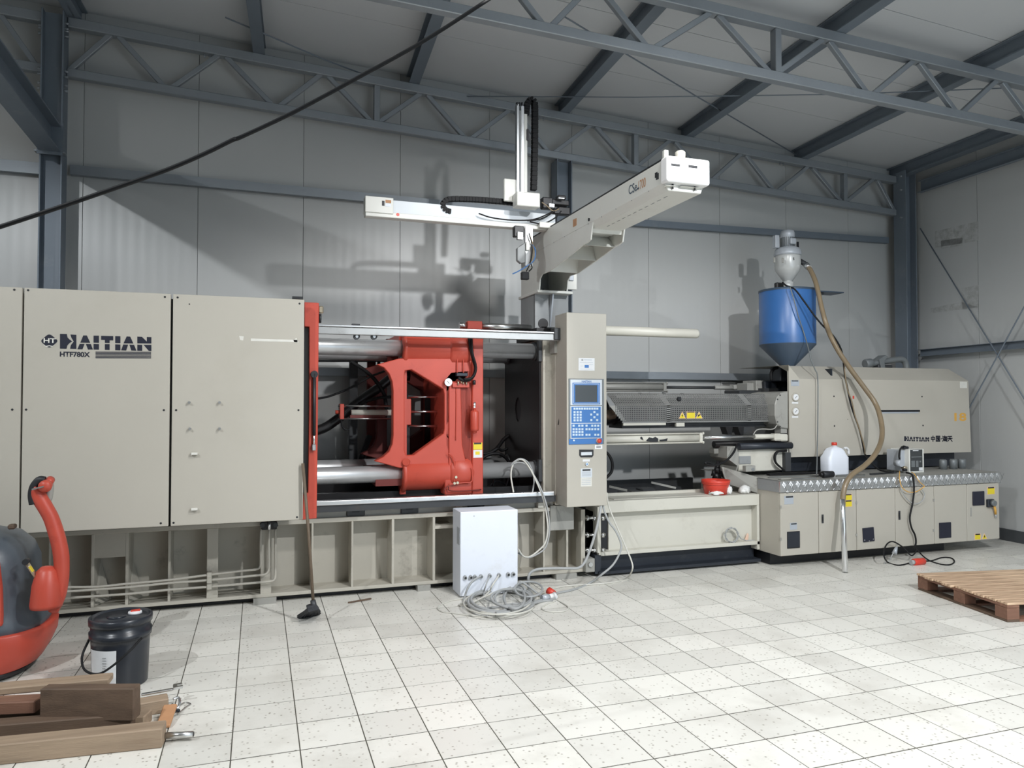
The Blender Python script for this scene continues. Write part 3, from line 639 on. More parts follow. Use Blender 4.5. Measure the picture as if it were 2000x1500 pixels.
# pressure gauge, valve block, lubricator and tubing
p = P(876, 746.5, YM-0.05); g = MB().cyl(p, p+V((0, 0.03, 0)), 0.034, n=24).build('pressure_gauge', 'alloy', plat)
MB().cyl(p+V((0, -0.002, 0)), p, 0.029, n=24).build('dial', 'white', g); MB().bar(p+V((-.012, -.004, .01)), p+V((.008, -.004, -.012)), 0.003, 0.002).build('needle', 'black', g)
rect(MB(), 884, 747, 917, 757, YM-0.04, 0.06).build('manifold', 'red', plat, bev=0.004)
v = rect(MB(), 892, 728, 914, 735, YM-0.06, 0.05).build('valve', 'blueblack', plat, bev=0.004)
for x, y in ((895, 747), (905, 746), (911, 747), (901, 744)):
    p = P(x, y, YM-0.05); MB().cyl(p+V((0, 0, -0.02)), p+V((0, 0, 0.012)), 0.008, n=8).build('fitting', 'brass', plat)
p = P(926, 747, YM-0.06); MB().cyl(p+V((0, 0, -0.02)), p+V((0, 0, 0.02)), 0.014, n=10).build('valve_knob', 'oily_black', plat)
lp = P(927, 820, YM-0.08)
lu = MB().lathe(lp+V((0, 0, -0.10)), [(0.008, -0.02), (0.02, -0.015), (0.02, 0), (0.035, 0.004), (0.038, 0.02), (0.038, 0.165), (0.03, 0.18), (0.014, 0.185), (0.014, 0.20), (0.0, 0.20)], n=20).build('lubricator', 'red', plat)
MB().cyl(lp+V((0, 0, 0.11)), lp+V((0, 0, 0.155)), 0.011, n=10).build('cap', 'alloy', lu)
for y in (790, 795): p = P(927, y, YM-0.125); MB().cyl(p, p+V((0, 0.02, 0)), 0.008, n=8).build('plug', 'paper', lu)
def ptube(name, pts, r, m, par, Y, n=4): return MB().tube(cat([P(q[0], q[1], Y if len(q) < 3 else q[2]) for q in pts], n), r, 8).build(name, m, par)
ptube('hose', [(916,657), (919,680), (925,705), (929,718), (926,732), (918,741), (905,743), (895,738)], 0.014, 'black_rubber', plat, YM-0.07)
ptube('hose', [(921,660), (923,690), (929,712), (928,728), (919,739), (906,741)], 0.010, 'black_rubber', plat, YM-0.09)
ptube('copper_line', [(893,662), (894,690), (893,715), (893,730)], 0.005, 'red', plat, YM-0.02)
ptube('copper_line', [(905,662), (905,690), (905,715), (905,730)], 0.005, 'red', plat, YM-0.02)
ptube('copper_line', [(891,758), (891,800), (890,860)], 0.005, 'red', plat, YM-0.02)
ptube('copper_line', [(876,885), (884,893), (888,912), (888,930), (887,942)], 0.006, 'red', plat, YM-0.04)
ptube('copper_line', [(876,946), (890,945), (905,943), (921,941), (922,925), (921,914)], 0.006, 'red', plat, YM-0.05)
ptube('copper_line', [(867,965), (868,955), (876,950), (878,958), (905,959), (940,956)], 0.005, 'red_dark', plat, YM-0.05)
for x, y in ((891, 932), (888, 944), (894, 943)): p = P(x, y, YM-0.06); MB().cyl(p, p+V((0, 0.03, 0)), 0.012, n=8).build('fitting', 'brass', plat)
s_ = rect(MB(), 924.5, 864.5, 942, 878, YM-0.032, 0.002).build('warning_sticker', 'yellow', plat)
rect(MB(), 926, 864.5, 940, 867.5, YM-0.0335, 0.001).build('sticker_heading', 'black', s_)
s_ = rect(MB(), 924.5, 879, 942, 893.5, YM-0.032, 0.002).build('warning_sticker', 'paper', plat)
rect(MB(), 928.5, 882, 937, 888, YM-0.0335, 0.001).build('sticker_heading', 'yellow', s_)
# ejector inside the platen
for y in (775, 804, 832.5):
    MB().cyl(P(797, y, 6.72), P(862, y, 6.72), 0.011, n=12).build('ejector_rod', 'chrome', plat)
rect(MB(), 791, 779, 803, 830, 6.66, 0.3).build('ejector_plate', 'red', plat, bev=0.004)
rect(MB(), 786, 770, 800, 905, 6.95, 0.3).build('core', 'oily_black', plat)
rect(MB(), 840, 775, 862, 880, 7.0, 0.25).build('core', 'oily_black', plat)

# ejector cylinder behind
ej = thing('ejector_cylinder', 'beige ejector cylinder with red ends in the dark left of the platen', 'cylinder', P(715, 806, 6.9))
MB().cyl(P(686, 806, 6.9), P(772, 806, 6.9), 0.028, n=20).build('barrel', 'cream', ej)
rect(MB(), 664, 789, 672, 819, 6.85, 0.12).build('end_plate', 'red', ej, bev=0.004)
for y in (793, 818): MB().cyl(P(660, y, 6.86), P(765, y, 6.86), 0.008, n=8).build('tie_stud', 'steel', ej)
MB().cyl(P(655, 805, 6.9), P(666, 805, 6.9), 0.018, n=10).build('port', 'red', ej)
rect(MB(), 684, 811, 752, 817, 6.88, 0.06).build('guard_bar', 'red_dark', ej)
ptube('hose', [(672,792), (685,797), (676,806), (668,818), (668,832), (676,840), (682,836), (683,822)], 0.007, 'black_rubber', ej, 6.86)
# dark hoses and the rear frame behind the opening
def hose(name, pts, r, m, label, Y, cat_='hose', group=None):
    return tag(MB().tube(cat([P(q[0], q[1], Y if len(q) < 3 else q[2]) for q in pts], 5), r, 10).build(name, m), label, cat_, group)
hose('hydraulic_hose', [(560,848), (622,840), (660,818), (700,785), (740,757), (770,735), (800, 735)], 0.045, 'oily_black', 'thick black hydraulic hose sweeping up behind the red platen', 7.05)
hose('hydraulic_hose', [(560,782), (624,778), (660,768), (695,752), (725,735), (760,722)], 0.010, 'black_rubber', 'thin black hose curving above the thick hydraulic hose', 6.95)
hose('hydraulic_hose', [(685,707), (700,715), (718,728), (735,745), (750, 770), (755, 800)], 0.018, 'black_rubber', 'black hose dropping beside the upper tie bar left of the platen', 7.0)
hose('hydraulic_hose', [(700,790), (735,778), (765,775)], 0.014, 'black_rubber', 'short black hose above the ejector cylinder', 6.95)
hose('hydraulic_hose', [(938,893), (965,880), (975,870), (984,858), (995,850)], 0.020, 'black_rubber', 'black hose bundle between the red platen and the dark fixed platen', 7.3)
hose('hydraulic_hose', [(938,887), (958,884), (972,876), (980,880), (992,876)], 0.014, 'black_rubber', 'thin black hose in the gap right of the red platen', 7.2)
hose('hydraulic_hose', [(938,897), (955,888), (972,886), (985,892), (995,903)], 0.016, 'black_rubber', 'low black hose in the gap right of the red platen', 7.15)
rg = thing('rear_guard_frame', 'dark steel guard frame on the far side behind the platen', 'frame', (1.0, 7.6, 0.6))
for a, b_, mt in ((683, 699, 'dark_steel'), (718, 734, 'red_dark'), (738, 743, 'dark_steel')):
    q0_, q1_ = P(a, 700, 7.6), P(b_, 700, 7.6); MB().box((q0_.x, 7.6, 0.0), (q1_.x, 7.66, q0_.z)).build('post', mt, rg)
MB().bar(P(703, 905, 7.62), P(722, 850, 7.62), 0.05, 0.05, (0,1,0)).build('brace', 'dark_steel', rg)
MB().bar(P(620, 908, 7.6), P(1000, 905, 7.6), 0.06, 0.10).build('sill', 'dark_steel', rg)
MB().bar(P(620, 702, 7.6), P(1000, 702, 7.6), 0.06, 0.05).build('rail', 'dark_steel', rg)
# dark inside of the bed
bed = thing('machine_bed', 'dark oily bed under the lower tie bar and the platen', 'machine bed', (1.4, 6.9, 0.66))
MB().box((0.33, 6.56, zt+0.001), (2.44, 7.44, zt+0.05)).build('slideway', 'oily_black', bed)
MB().box((0.33, 7.40, zt), (2.46, 7.46, zl+0.02)).build('rear_trough', 'oily_black', bed)
MB().box((0.33, 6.55, zt+0.04), (2.46, 6.62, zt+0.17)).build('front_trough', 'oily_black', bed)
for k, (a, b_) in enumerate((((962, 958), (975, 930)), ((950, 955), (990, 948)), ((985, 960), (1010, 935)))):
    MB().tube(cat([P(a[0], a[1], 6.7), P((a[0]+b_[0])/2, min(a[1], b_[1])-8, 6.75), P(b_[0], b_[1], 6.8)], 5), 0.008, 6).build('wire', 'dark_steel', bed)

# safety rod
sr = thing('safety_rod', 'steel safety rod with red block above the upper rail, continuing in a beige tube', 'rod', P(990, 634, 6.62))
zs = P(1190, 646, 6.62).z
q = lambda x: P(x, 640, 6.62).x
MB().cyl((q(897), 6.62, zs), (q(912), 6.62, zs), 0.033, n=24).build('nut', 'steel', sr)
MB().cyl((q(910), 6.62, zs), (q(1068), 6.62, zs), 0.027, n=24).build('rod', 'steel', sr)
MB().cyl((q(939), 6.62, zs), (q(1033), 6.62, zs), 0.033, n=24).build('sleeve', 'steel', sr)
MB().box((q(911), 6.57, zs-0.035), (q(939), 6.67, zs+0.042)).build('block', 'red', sr, bev=0.004)
MB().lathe((q(1180), 6.62, zs), [(0.0, -0.3), (0.048, -0.3), (0.048, q(1362)-q(1180)-0.02), (0.044, q(1362)-q(1180)), (0, q(1362)-q(1180))], (1, 0, 0), 28).build('cover_tube', 'cream', sr)
rect(MB(), 1057, 622, 1100, 642, 6.55, 0.14).build('bearing_block', 'oily_black', sr, bev=0.01)
MB().cyl(P(1061, 632, 6.50), P(1061, 632, 6.50)+V((0, 0.1, 0)), 0.05, n=20).build('bearing', 'oily_black', sr)

# fixed platen
fp = thing('fixed_platen', 'beige fixed platen with a black mould face next to the control pillar', 'platen', P(1072, 985, 6.35))
xa, xb_ = P(1060, 800, 6.35).x, P(1086, 800, 6.35).x
zf0, zf1 = P(1070, 985, 6.35).z, P(1070, 662, 6.35).z
MB().box((xa+0.004, 6.35, zf0), (xb_+0.28, 7.45, zf1)).build('body', 'beige_worn', fp, bev=0.006)
hx = [V((xa-0.01, 7.0-0.09*math.cos(k*math.pi/9), P(1018, 800, 7.0).z+0.12*math.sin(k*math.pi/9))) for k in range(18)]
MB().prismh([(xa-0.012, 6.40, zf0+0.02), (xa-0.012, 7.42, zf0+0.02), (xa-0.012, 7.42, zf1-0.03), (xa-0.012, 6.40, zf1-0.03)], [[p_+V((-0.002, 0, 0)) for p_ in hx]], (0.014, 0, 0)).build('mould_face', 'oily_black', fp)
for zz in (zu, zl): MB().box((xa-0.03, 6.37, zz-0.1), (xa, 6.42, zz+0.1)).build('guard_lip', 'dark_steel', fp)
rect(MB(), 1083, 664, 1101, 690, 6.22, 0.12).build('upper_bracket', 'grey_worn', fp)
rect(MB(), 1084, 690, 1108, 985, 6.26, 0.1).build('side_panel', 'beige_worn', fp, bev=0.003)
MB().cyl((xa-0.004, 7.0, P(1018, 800, 7.0).z), (xa+0.002, 7.0, P(1018, 800, 7.0).z), 0.13, n=24).build('sprue_hole', 'black', fp)

# ================================================================== CONTROL PILLAR
YC = 6.0
cx0, cx1 = P(1107, 800, YC).x, P(1185, 800, YC).x
ctl = thing('control_console', 'tall beige control pillar with screen and blue keypad', 'control panel', P(1146, 989, YC))
MB().box((cx0, YC, P(1146, 989, YC).z), (cx1, YC+0.27, P(1146, 611.5, YC).z)).build('housing', 'beige', ctl, bev=0.005, seg=2)
def zc_(zx, zy): return (1080+zx*0.26, 600+zy*0.26)
def crect(name, x0, y0, x1, y1, m, par, off=-0.001, dep=0.003, bev=0.0):
    (a, b), (c, d) = zc_(x0, y0), zc_(x1, y1); return rect(MB(), a, b, c, d, YC+off, dep).build(name, m, par, bev=bev)
pl = crect('notice_plate', 192, 380, 313, 477, 'paper', ctl, -0.003, 0.003)
crect('flag_print', 238, 434, 269, 455, 'panel_blue', pl, -0.0045, 0.001)
crect('print_mark', 214, 390, 228, 404, 'cable_grey', pl, -0.0045, 0.001)
for x0_, x1_, y_, h_ in ((234, 293, 393, 6), (202, 300, 413, 5), (272, 302, 431, 3), (206, 230, 440, 3), (206, 300, 464, 3)): crect('print_line', x0_, y_, x1_, y_+h_, 'silver_label', pl, -0.0045, 0.001)
hm = crect('keypad_frame', 118, 536, 385, 1028, 'pipe_grey', ctl, -0.004, 0.006, 0.002)
fr = crect('screen_bezel', 131, 543, 369, 735, 'panel_white', ctl, -0.007, 0.006, 0.002)
crect('blue_surround', 147, 567, 355, 730, 'panel_blue', fr, -0.0085, 0.003)
crect('white_line', 154, 574, 348, 722, 'panel_white', fr, -0.0095, 0.002); crect('blue_surround', 157, 577, 345, 719, 'panel_blue', fr, -0.0105, 0.002)
crect('screen', 167, 585, 332, 713, 'screen', fr, -0.0115, 0.002)
(a, b) = zc_(217, 565); text('lettering', 'HAITIAN', P(a, b, YC-0.0085), (1,0,0), (0,0,1), 0.018, 'panel_blue', fr, width=P(zc_(288,0)[0], 800, YC).x-P(a, 800, YC).x, bold=0.02)
kp = crect('keypad', 131, 742, 369, 985, 'panel_white', ctl, -0.007, 0.006, 0.002)
crect('blue_field', 139, 748, 359, 868, 'panel_blue', kp, -0.0085, 0.003); crect('blue_field', 139, 876, 359, 979, 'panel_blue', kp, -0.0085, 0.003)
km = None
keys = [(155+k*19, 755) for k in range(10)]
keys += [(155+c*23, 780+r_*21) for r_ in range(4) for c in range(3)]
keys += [(304, 780), (280, 799), (327, 799), (304, 819), (281, 841), (325, 841)]
keys += [(148, 883), (190, 883), (214, 883), (245, 883), (288, 883), (311, 883), (333, 883)]
keys += [(148+c*22, 909+r_*21) for r_ in range(3) for c in range(4)]
keys += [(245, 909), (267, 909), (288, 909), (311, 909), (333, 909), (245, 951), (267, 951), (311, 951), (333, 951)]
for (x, y) in keys:
    if km is None: km = crect('key', x, y, x+15, y+15, 'key', kp, -0.0105, 0.003); k0 = (x, y)
    else:
        d_ = P(*zc_(x, y), YC-0.0105)-P(*zc_(*k0), YC-0.0105); copyto(km, (d_.x, 0, d_.z), kp)
crect('blue_foot', 121, 990, 372, 1026, 'panel_blue', ctl, -0.007, 0.006)
p = P(*zc_(338, 1003), YC); es = MB().lathe(p+V((0, -0.007, 0)), [(0.022, 0), (0.022, 0.006), (0.011, 0.006), (0.011, 0.016)], (0, -1, 0), 20).build('stop_button', 'sticker_pink', ctl)
MB().lathe(p+V((0, -0.022, 0)), [(0.012, 0), (0.020, 0.003), (0.020, 0.014), (0.0, 0.018)], (0, -1, 0), 20).build('red_head', 'red_bright', es)
p = P(*zc_(154, 1000), YC); MB().cyl(p+V((0, -0.012, 0)), p, 0.008, n=12).build('key_switch', 'alloy', ctl)
s_ = crect('white_sticker', 315, 1034, 371, 1064, 'white', ctl, -0.002, 0.003)
for yy in (1044, 1053): crect('print_line', 326, yy, 360, yy+3, 'black', s_, -0.003, 0.001)
(x0, y0), (x1, y1) = zc_(198, 1070), zc_(305, 1128)
hd = MB().prism([P(a, b, YC-0.004) for a, b in ((x0, y0), (x1, y0), (x1, y1-4), (x1-3, y1), (x0+3, y1), (x0, y1-4))], (0, 0.006, 0)).build('recessed_handle', 'black', ctl)
crect('grip', 212, 1089, 294, 1112, 'panel_white', hd, -0.012, 0.01, 0.002)
crect('name_strip', 224, 1143, 277, 1159, 'paper', ctl, -0.002, 0.003)
p = P(*zc_(252, 1178), YC); kl = MB().cyl(p+V((0, -0.012, 0)), p, 0.014, n=20).build('key_lock', 'chrome', ctl); MB().cyl(p+V((0, -0.014, 0)), p+V((0,-0.011,0)), 0.007, n=12).build('key_slot', 'panel_blue', kl)
s_ = crect('type_plate', 209, 1213, 294, 1278, 'panel_white', ctl, -0.002, 0.003); crect('print_line', 222, 1218, 282, 1228, 'black', s_, -0.003, 0.001)
for k in range(4): crect('print_line', 218, 1238+k*9, 286, 1241+k*9, 'motor_grey', s_, -0.003, 0.001)
s_ = crect('type_plate', 209, 1282, 292, 1345, 'tape', ctl, -0.002, 0.003)
for k in range(4): crect('print_line', 216, 1290+k*13, 284, 1292+k*13, 'motor_grey', s_, -0.003, 0.001)
hose('thin_wire', [(1099, 690, 6.2), (1098, 730, 6.2), (1096, 790, 6.19), (1090, 830, 6.18)], 0.004, 'black_rubber', 'thin black wire hanging left of the control pillar', 6.2, 'wire')
hose('hydraulic_hose', [(1180, 880, 6.35), (1190, 890, 6.35), (1196, 905, 6.35), (1194, 922, 6.35), (1182, 935, 6.35)], 0.014, 'black_rubber', 'black hose looping out right of the control pillar', 6.3)

# ================================================================== ROBOT ABOVE THE PRESS
XR = 2.45
rob = thing('takeout_robot', 'white three axis take-out robot standing on the fixed platen', 'robot', (2.6, 6.9, zf1))
ztb = PX(1293, 313, XR).z; yE = PX(1297, 340, XR).y; zbb = PX(1297, 356, XR).z
xw = P(1374, 340, yE).x
beam = MB().prism([(XR, yE, ztb), (XR, yE, zbb), (XR+0.03, yE, zbb-0.05), (xw-0.02, yE, zbb-0.05), (xw, yE, zbb), (xw, yE, ztb)], (0, 6.95-yE, 0)).build('beam', 'robot_white', rob, bev=0.004)
MB().box((XR+0.012, yE+0.05, ztb), (XR+0.035, 6.6, ztb+0.018)).build('guide_rail', 'black', beam)
MB().box((xw-0.035, yE+0.05, ztb), (xw-0.012, 6.6, ztb+0.018)).build('guide_rail', 'black', beam)
for k in range(26):     # row of slots along the underside
    y_ = yE+0.12+k*0.085
    if y_ < 5.2: MB().box((XR+0.09, y_, zbb-0.0512), (XR+0.098, y_+0.045, zbb-0.0495)).build('slot', 'grey_paint', beam)
for k in range(9): MB().cyl((XR-0.001, yE+0.2+k*0.24, zbb-0.004), (XR+0.004, yE+0.2+k*0.24, zbb-0.004), 0.004, n=8).build('screw', 'grey_paint', beam)
capm = MB().box((XR-0.012, yE-0.06, zbb-0.01), (xw+0.012, yE+0.03, ztb+0.008)).build('end_cap', 'white', rob, bev=0.016, seg=3)
for a, b, c, d in ((1311, 319, 1328, 325.5), (1345, 322, 1362, 329)): rect(MB(), a, b, c, d, yE-0.061, 0.004).build('vent_slot', 'black', capm)
for a, b in ((1321, 338), (1352, 341)): p = P(a, b, yE-0.061); MB().cyl(p, p+V((0, 0.004, 0)), 0.004, n=8).build('screw', 'grey_paint', capm)
rect(MB(), 1302, 361, 1320, 363.5, yE-0.03, 0.05).build('lip', 'robot_white', capm)
rect(MB(), 1331, 363, 1368, 367, yE-0.03, 0.05).build('lip', 'robot_white', capm)
for x, y in ((1314, 369), (1357, 372)): p = P(x, y, yE-0.01); MB().cyl(p, p+V((0, 0, 0.03)), 0.006, n=8).build('hanger', 'dark_steel', rob)
bp_ = P(1328.5, 313, yE+0.06); bc = MB().lathe(bp_+V((0, 0, 0.0)), [(0.042, 0), (0.042, 0.006), (0.032, 0.008), (0.034, 0.03), (0.034, 0.05), (0.026, 0.058), (0, 0.058)], n=24).build('beacon', 'cream', rob)
rect(MB(), 1298, 292, 1306, 314, yE-0.01, 0.03).build('bracket', 'robot_white', rob, bev=0.003)
text('lettering', 'CSe', PX(1228, 381, XR-0.0012), (0, -1, 0), (0, 0, 1), 0.065, 'hopper_dark', beam, width=(PX(1228, 0, XR).y-PX(1244, 0, XR).y), bold=0.01)
text('lettering', '-', PX(1244, 371, XR-0.0012), (0, -1, 0), (0, 0, 1), 0.012, 'hopper_dark', beam, width=0.03)
text('lettering', '1700', PX(1247, 372, XR-0.0012), (0, -1, 0), (0, 0, 1), 0.065, 'wood_orange', beam, width=(PX(1247, 0, XR).y-PX(1261, 0, XR).y), bold=0.01)
for (a, b, c, d, m_) in ((1279, 338, 1284, 348, 'black'), (1281, 340, 1286.5, 352, 'dark_steel')): MB().prism([PX(a, b, XR-0.001), PX(c, b-2.5, XR-0.001), PX(c, d-2.5, XR-0.001), PX(a, d, XR-0.001)], (0.001, 0, 0)).build('sticker', m_, beam)
MB().prism([PX(1119, 429, XR-0.001), PX(1126, 426, XR-0.001), PX(1126, 440, XR-0.001), PX(1119, 444, XR-0.001)], (0.001, 0, 0)).build('sticker', 'wood_orange', beam)
p = PX(1151, 429, XR); MB().cyl(p+V((-0.008, 0, 0)), p, 0.012, n=12).build('knob', 'black', beam)
# bracket under the beam
side = [(1046, 486), (1160, 423), (1156, 443), (1153, 468), (1147, 474), (1139, 478), (1106, 505), (1072, 530.5), (1058, 536), (1054, 545), (1052.5, 569), (1017.5, 587), (1017.5, 500)]
pp = [PX(x, y, XR) for x, y in side]
MB().prism([p_+V((0.002, 0, 0)) for p_ in pp], (0.012, 0, 0)).build('bracket_side', 'robot_white', rob, bev=0.003)
MB().prism([p_+V((xw-XR-0.014, 0, 0)) for p_ in pp], (0.012, 0, 0)).build('bracket_side', 'robot_white', rob, bev=0.003)
def bx_(x, y): q_ = PX(x, y, XR); return (q_.y, q_.z)
for (a, b) in (((1153, 446), (1152, 466)), ((1139, 478), (1128, 470)), ((1106, 505), (1100, 490)), ((1072, 530), (1075, 505))):
    y0, z0 = bx_(*a); y1, z1 = bx_(*b)
    MB().hexa([(XR+0.012, y0, z0), (xw-0.012, y0, z0), (xw-0.012, y0+0.012, z0), (XR+0.012, y0+0.012, z0)]+[(XR+0.012, y1, z1+0.05), (xw-0.012, y1, z1+0.05), (xw-0.012, y1+0.012, z1+0.05), (XR+0.012, y1+0.012, z1+0.05)]).build('bracket_rib', 'robot_white', rob)
yk, zk = bx_(1052.5, 569); yk2, _ = bx_(1017.5, 587)
MB().box((XR-0.02, yk-0.02, zk-0.012), (xw+0.04, yk2+0.02, zk+0.012)).build('base_plate', 'robot_white', rob, bev=0.003)
MB().box((XR+0.01, yk2-0.03, zk), (xw, yk2, zk+0.28)).build('back_plate', 'grey_paint', rob)
for x_ in (XR+0.03, xw-0.03):
    MB().cyl((x_+0.02, yk+0.02, zk+0.012), (x_+0.02, yk+0.02, zk+0.03), 0.012, n=6).build('bolt', 'black', rob)
rect(MB(), 1108, 528, 1127, 566, yk+0.2, 0.03).build('terminal_plate', 'robot_white', rob, bev=0.004)
rect(MB(), 1112, 533, 1121, 548, yk+0.18, 0.02).build('terminal_box', 'motor_grey', rob, bev=0.003)
MB().box((XR, yk+0.12, zk-0.012-0.34), (XR+0.015, yk2, zk-0.012)).build('riser', 'grey_paint', rob)  # riser takes a darker grey that puts its shade into the colour
MB().box((XR, yk+0.10, zk-0.36), (xw+0.03, yk+0.13, zk-0.012)).build('riser', 'grey_paint', rob)
MB().box((xw+0.03, yk+0.10, zk-0.36), (xw+0.045, yk2, zk-0.012)).build('riser', 'grey_paint', rob)
MB().prism([((XR+xw)/2+0.0, yk+0.10, zk-0.012), ((XR+xw)/2+0.0, yk+0.02, zk-0.012), ((XR+xw)/2+0.0, yk+0.10, zk-0.34)], (0.012, 0, 0)).build('riser_rib', 'motor_grey', rob)
MB().box((XR-0.03, yk-0.02, zf1), (xw+0.06, yk2+0.05, zk-0.34)).build('riser_foot', 'oily_black', rob)
# kick arm along the machine
YA = 6.2
za0 = P(712, 421, YA).z; xa0 = P(714, 400, YA).x; xa1 = P(1046, 440, YA).x
arm = MB().box((xa0, YA, za0), (xa1+0.12, YA+0.09, za0+0.045)).build('arm', 'robot_white', rob, bev=0.004)
MB().box((xa0+0.02, YA+0.02, za0+0.045), (xa1+0.2, YA+0.09, za0+0.155)).build('arm_profile', 'panel_white', rob, bev=0.003)
ec = MB().box((xa0-0.004, YA-0.012, za0+0.03), (P(768, 400, YA).x, YA+0.1, za0+0.165)).build('arm_end', 'robot_white', rob, bev=0.004)
rect(MB(), 753, 390, 764, 397, YA-0.0135, 0.001).build('sticker', 'wood_orange', ec); rect(MB(), 753, 397, 764, 404, YA-0.0135, 0.001).build('sticker', 'motor_grey', ec); rect(MB(), 746, 392, 751, 402, YA-0.0135, 0.001).build('sticker', 'black', ec)
p = P(777, 419, YA-0.001); MB().cyl(p, p+V((0, 0.002, 0)), 0.014, n=14).build('sticker', 'red_bright', arm)
MB().box((P(755, 0, YA).x, YA+0.1, za0+0.02), (xa1, YA+0.13, za0+0.14)).build('arm_back', 'robot_white', rob)
# energy chains: strings of black links
def chain(name, pts, w_, h_, par, side=(0, 1, 0)):
    pts = cat(pts, 8); L_ = [pts[0]]
    for p_ in pts[1:]:
        if (p_-L_[-1]).length > 0.022: L_.append(p_)
    mb = MB()
    for a, b in zip(L_[:-1], L_[1:]):
        d = (b-a); c = (a+b)/2; s_ = V(side); n = d.cross(s_).normalized()
        mb.obox(c, d*0.42, s_*w_/2, n*h_/2); mb.obox(c, d*0.5, s_*w_*0.42, n*h_*0.4)
    return mb.build(name, 'black_rubber', par)
chain('energy_chain', [P(x, y, YA+0.03) for x, y in ((880, 414), (872, 412), (866, 407), (864, 400), (868, 393), (878, 389), (910, 389), (960, 392), (1020, 398))], 0.05, 0.042, rob)
YV = 6.12
z_low = P(1030, 400, YV).z
va = thing  # (mast is a part of the robot)
for a, b, y0, m_ in ((1009.5, 1014, 202, 'alloy'), (1018, 1024, 206, 'alloy'), (1014, 1018, 215, 'grey_paint'), (1024, 1030, 222, 'robot_white')):
    rect(MB(), a, y0, b, 402, YV, 0.05 if m_ != 'robot_white' else 0.03).build('mast_profile', m_, rob, bev=0.002)
for x in (1010.5, 1015, 1020): rect(MB(), x-1, 199, x+1, 206, YV, 0.03).build('mast_bolt', 'black', rob)
chain('energy_chain', [P(x, y, YV+0.03) for x, y in ((1027, 225), (1029, 205), (1034, 196), (1040, 196), (1044, 204), (1044.5, 230), (1044, 300), (1042, 372))], 0.05, 0.05, rob)
rect(MB(), 1029, 252, 1033, 274, YV-0.01, 0.02).build('name_strip', 'black', rob)
rect(MB(), 1010, 373, 1055, 405, YV-0.1, 0.12).build('drive_housing', 'robot_white', rob, bev=0.006)
rect(MB(), 985, 348, 1009, 394, YV+0.03, 0.03).build('side_cover', 'robot_white', rob, bev=0.006)
for k, (a, b, c, d) in enumerate(((1060, 384, 1080, 408), (1078, 388, 1112, 402), (1082, 402, 1114, 420), (1090, 380, 1106, 390))):
    rect(MB(), a, b, c, d, YA+0.03+0.02*k, 0.07).build('motor_block', 'oily_black', rob, bev=0.008)
rect(MB(), 1072, 396, 1084, 406, YA-0.01, 0.03).build('motor_cap', 'alloy', rob, bev=0.006)
rect(MB(), 1091, 385, 1103, 389, YA-0.01, 0.03).build('motor_cap', 'alloy', rob, bev=0.003)
for pts, m_ in (([(1030, 431), (1055, 428), (1075, 418), (1092, 404)], 'black_rubber'), ([(935, 417), (960, 425), (1000, 430), (1040, 429), (1070, 418), (1090, 405)], 'black_rubber'), ([(1058, 395), (1068, 402), (1080, 412), (1092, 408)], 'hose_tan'), ([(1035, 433), (1060, 437), (1085, 425), (1096, 412)], 'black_rubber')):
    MB().tube(cat([P(x, y, YA-0.03) for x, y in pts], 5), 0.006, 6).build('wire', m_, rob)
MB().box((P(1050, 0, YA).x, YA-0.05, ztb), (xw, YA+0.14, ztb+0.05)).build('carriage', 'robot_white', rob, bev=0.004)
# wrist hanging below the arm
rect(MB(), 1026, 440, 1041, 520, YV+0.02, 0.03).build('wrist_profile', 'alloy', rob, bev=0.003)
rect(MB(), 1005, 440, 1024, 463, YV, 0.06).build('wrist_block', 'oily_black', rob, bev=0.006)
rect(MB(), 1011, 452, 1022, 468, YV-0.02, 0.04).build('wrist_block', 'alloy', rob, bev=0.004)
MB().prism([P(x, y, YV) for x, y in ((1011, 484), (1026, 474), (1026, 512), (1018, 514), (1011, 508))], (0, 0.05, 0)).build('wrist_plate', 'grey_paint', rob, bev=0.004)
rect(MB(), 1028, 472, 1035, 489, YV, 0.04).build('valve', 'robot_white', rob, bev=0.003)
rect(MB(), 1020, 530, 1034, 546, YV-0.01, 0.05).build('gripper_flange', 'oily_black', rob, bev=0.006)
for pts, m_ in (([(1033, 455), (1038, 475), (1039, 495), (1035, 515), (1028, 530)], 'black_rubber'), ([(1035, 460), (1041, 480), (1040, 505), (1032, 520)], 'hose_tan'), ([(1040, 478), (1046, 490), (1043, 508), (1030, 519), (1012, 530), (1001, 535)], 'panel_blue'), ([(1036, 513), (1039, 523), (1033, 530)], 'black_rubber')):
    MB().tube(cat([P(x, y, YV-0.01) for x, y in pts], 5), 0.005, 6).build('wire', m_, rob)

# ================================================================== INJECTION SIDE
YI = 6.25
ib = thing('injection_unit_bed', 'beige box beam bed between the control pillar and the switch cabinets', 'machine bed', P(1330, 1100, YI))
xi0, xi1 = P(1170, 1000, YI).x, 4.748
z1, z2, z3, z4, z5 = P(1340, 972, YI).z, P(1340, 994, YI).z, P(1340, 1067, YI).z, P(1340, 1074, YI).z, 0.0
MB().box((xi0, YI, z2), (xi1, YI+0.3, z1)).build('top_beam', 'cream', ib, bev=0.004)
MB().box((xi0+0.14, YI+0.09, z3), (xi1, YI+0.3, z2)).build('recessed_panel', 'cream', ib)
MB().box((xi0, YI, z4), (xi1, YI+0.12, z3)).build('bottom_flange', 'cream', ib, bev=0.003)
rect(MB(), 1167, 990, 1174, 1080, YI, 0.1).build('end_flange', 'cream', ib, bev=0.003)
MB().box((xi1-0.03, YI, z4-0.05), (xi1, YI+0.12, z2)).build('end_flange', 'cream', ib, bev=0.003)
MB().box((xi0+0.03, YI+0.11, z3), (xi0+0.14, YI+0.14, z2)).build('dark_gap', 'black', ib)
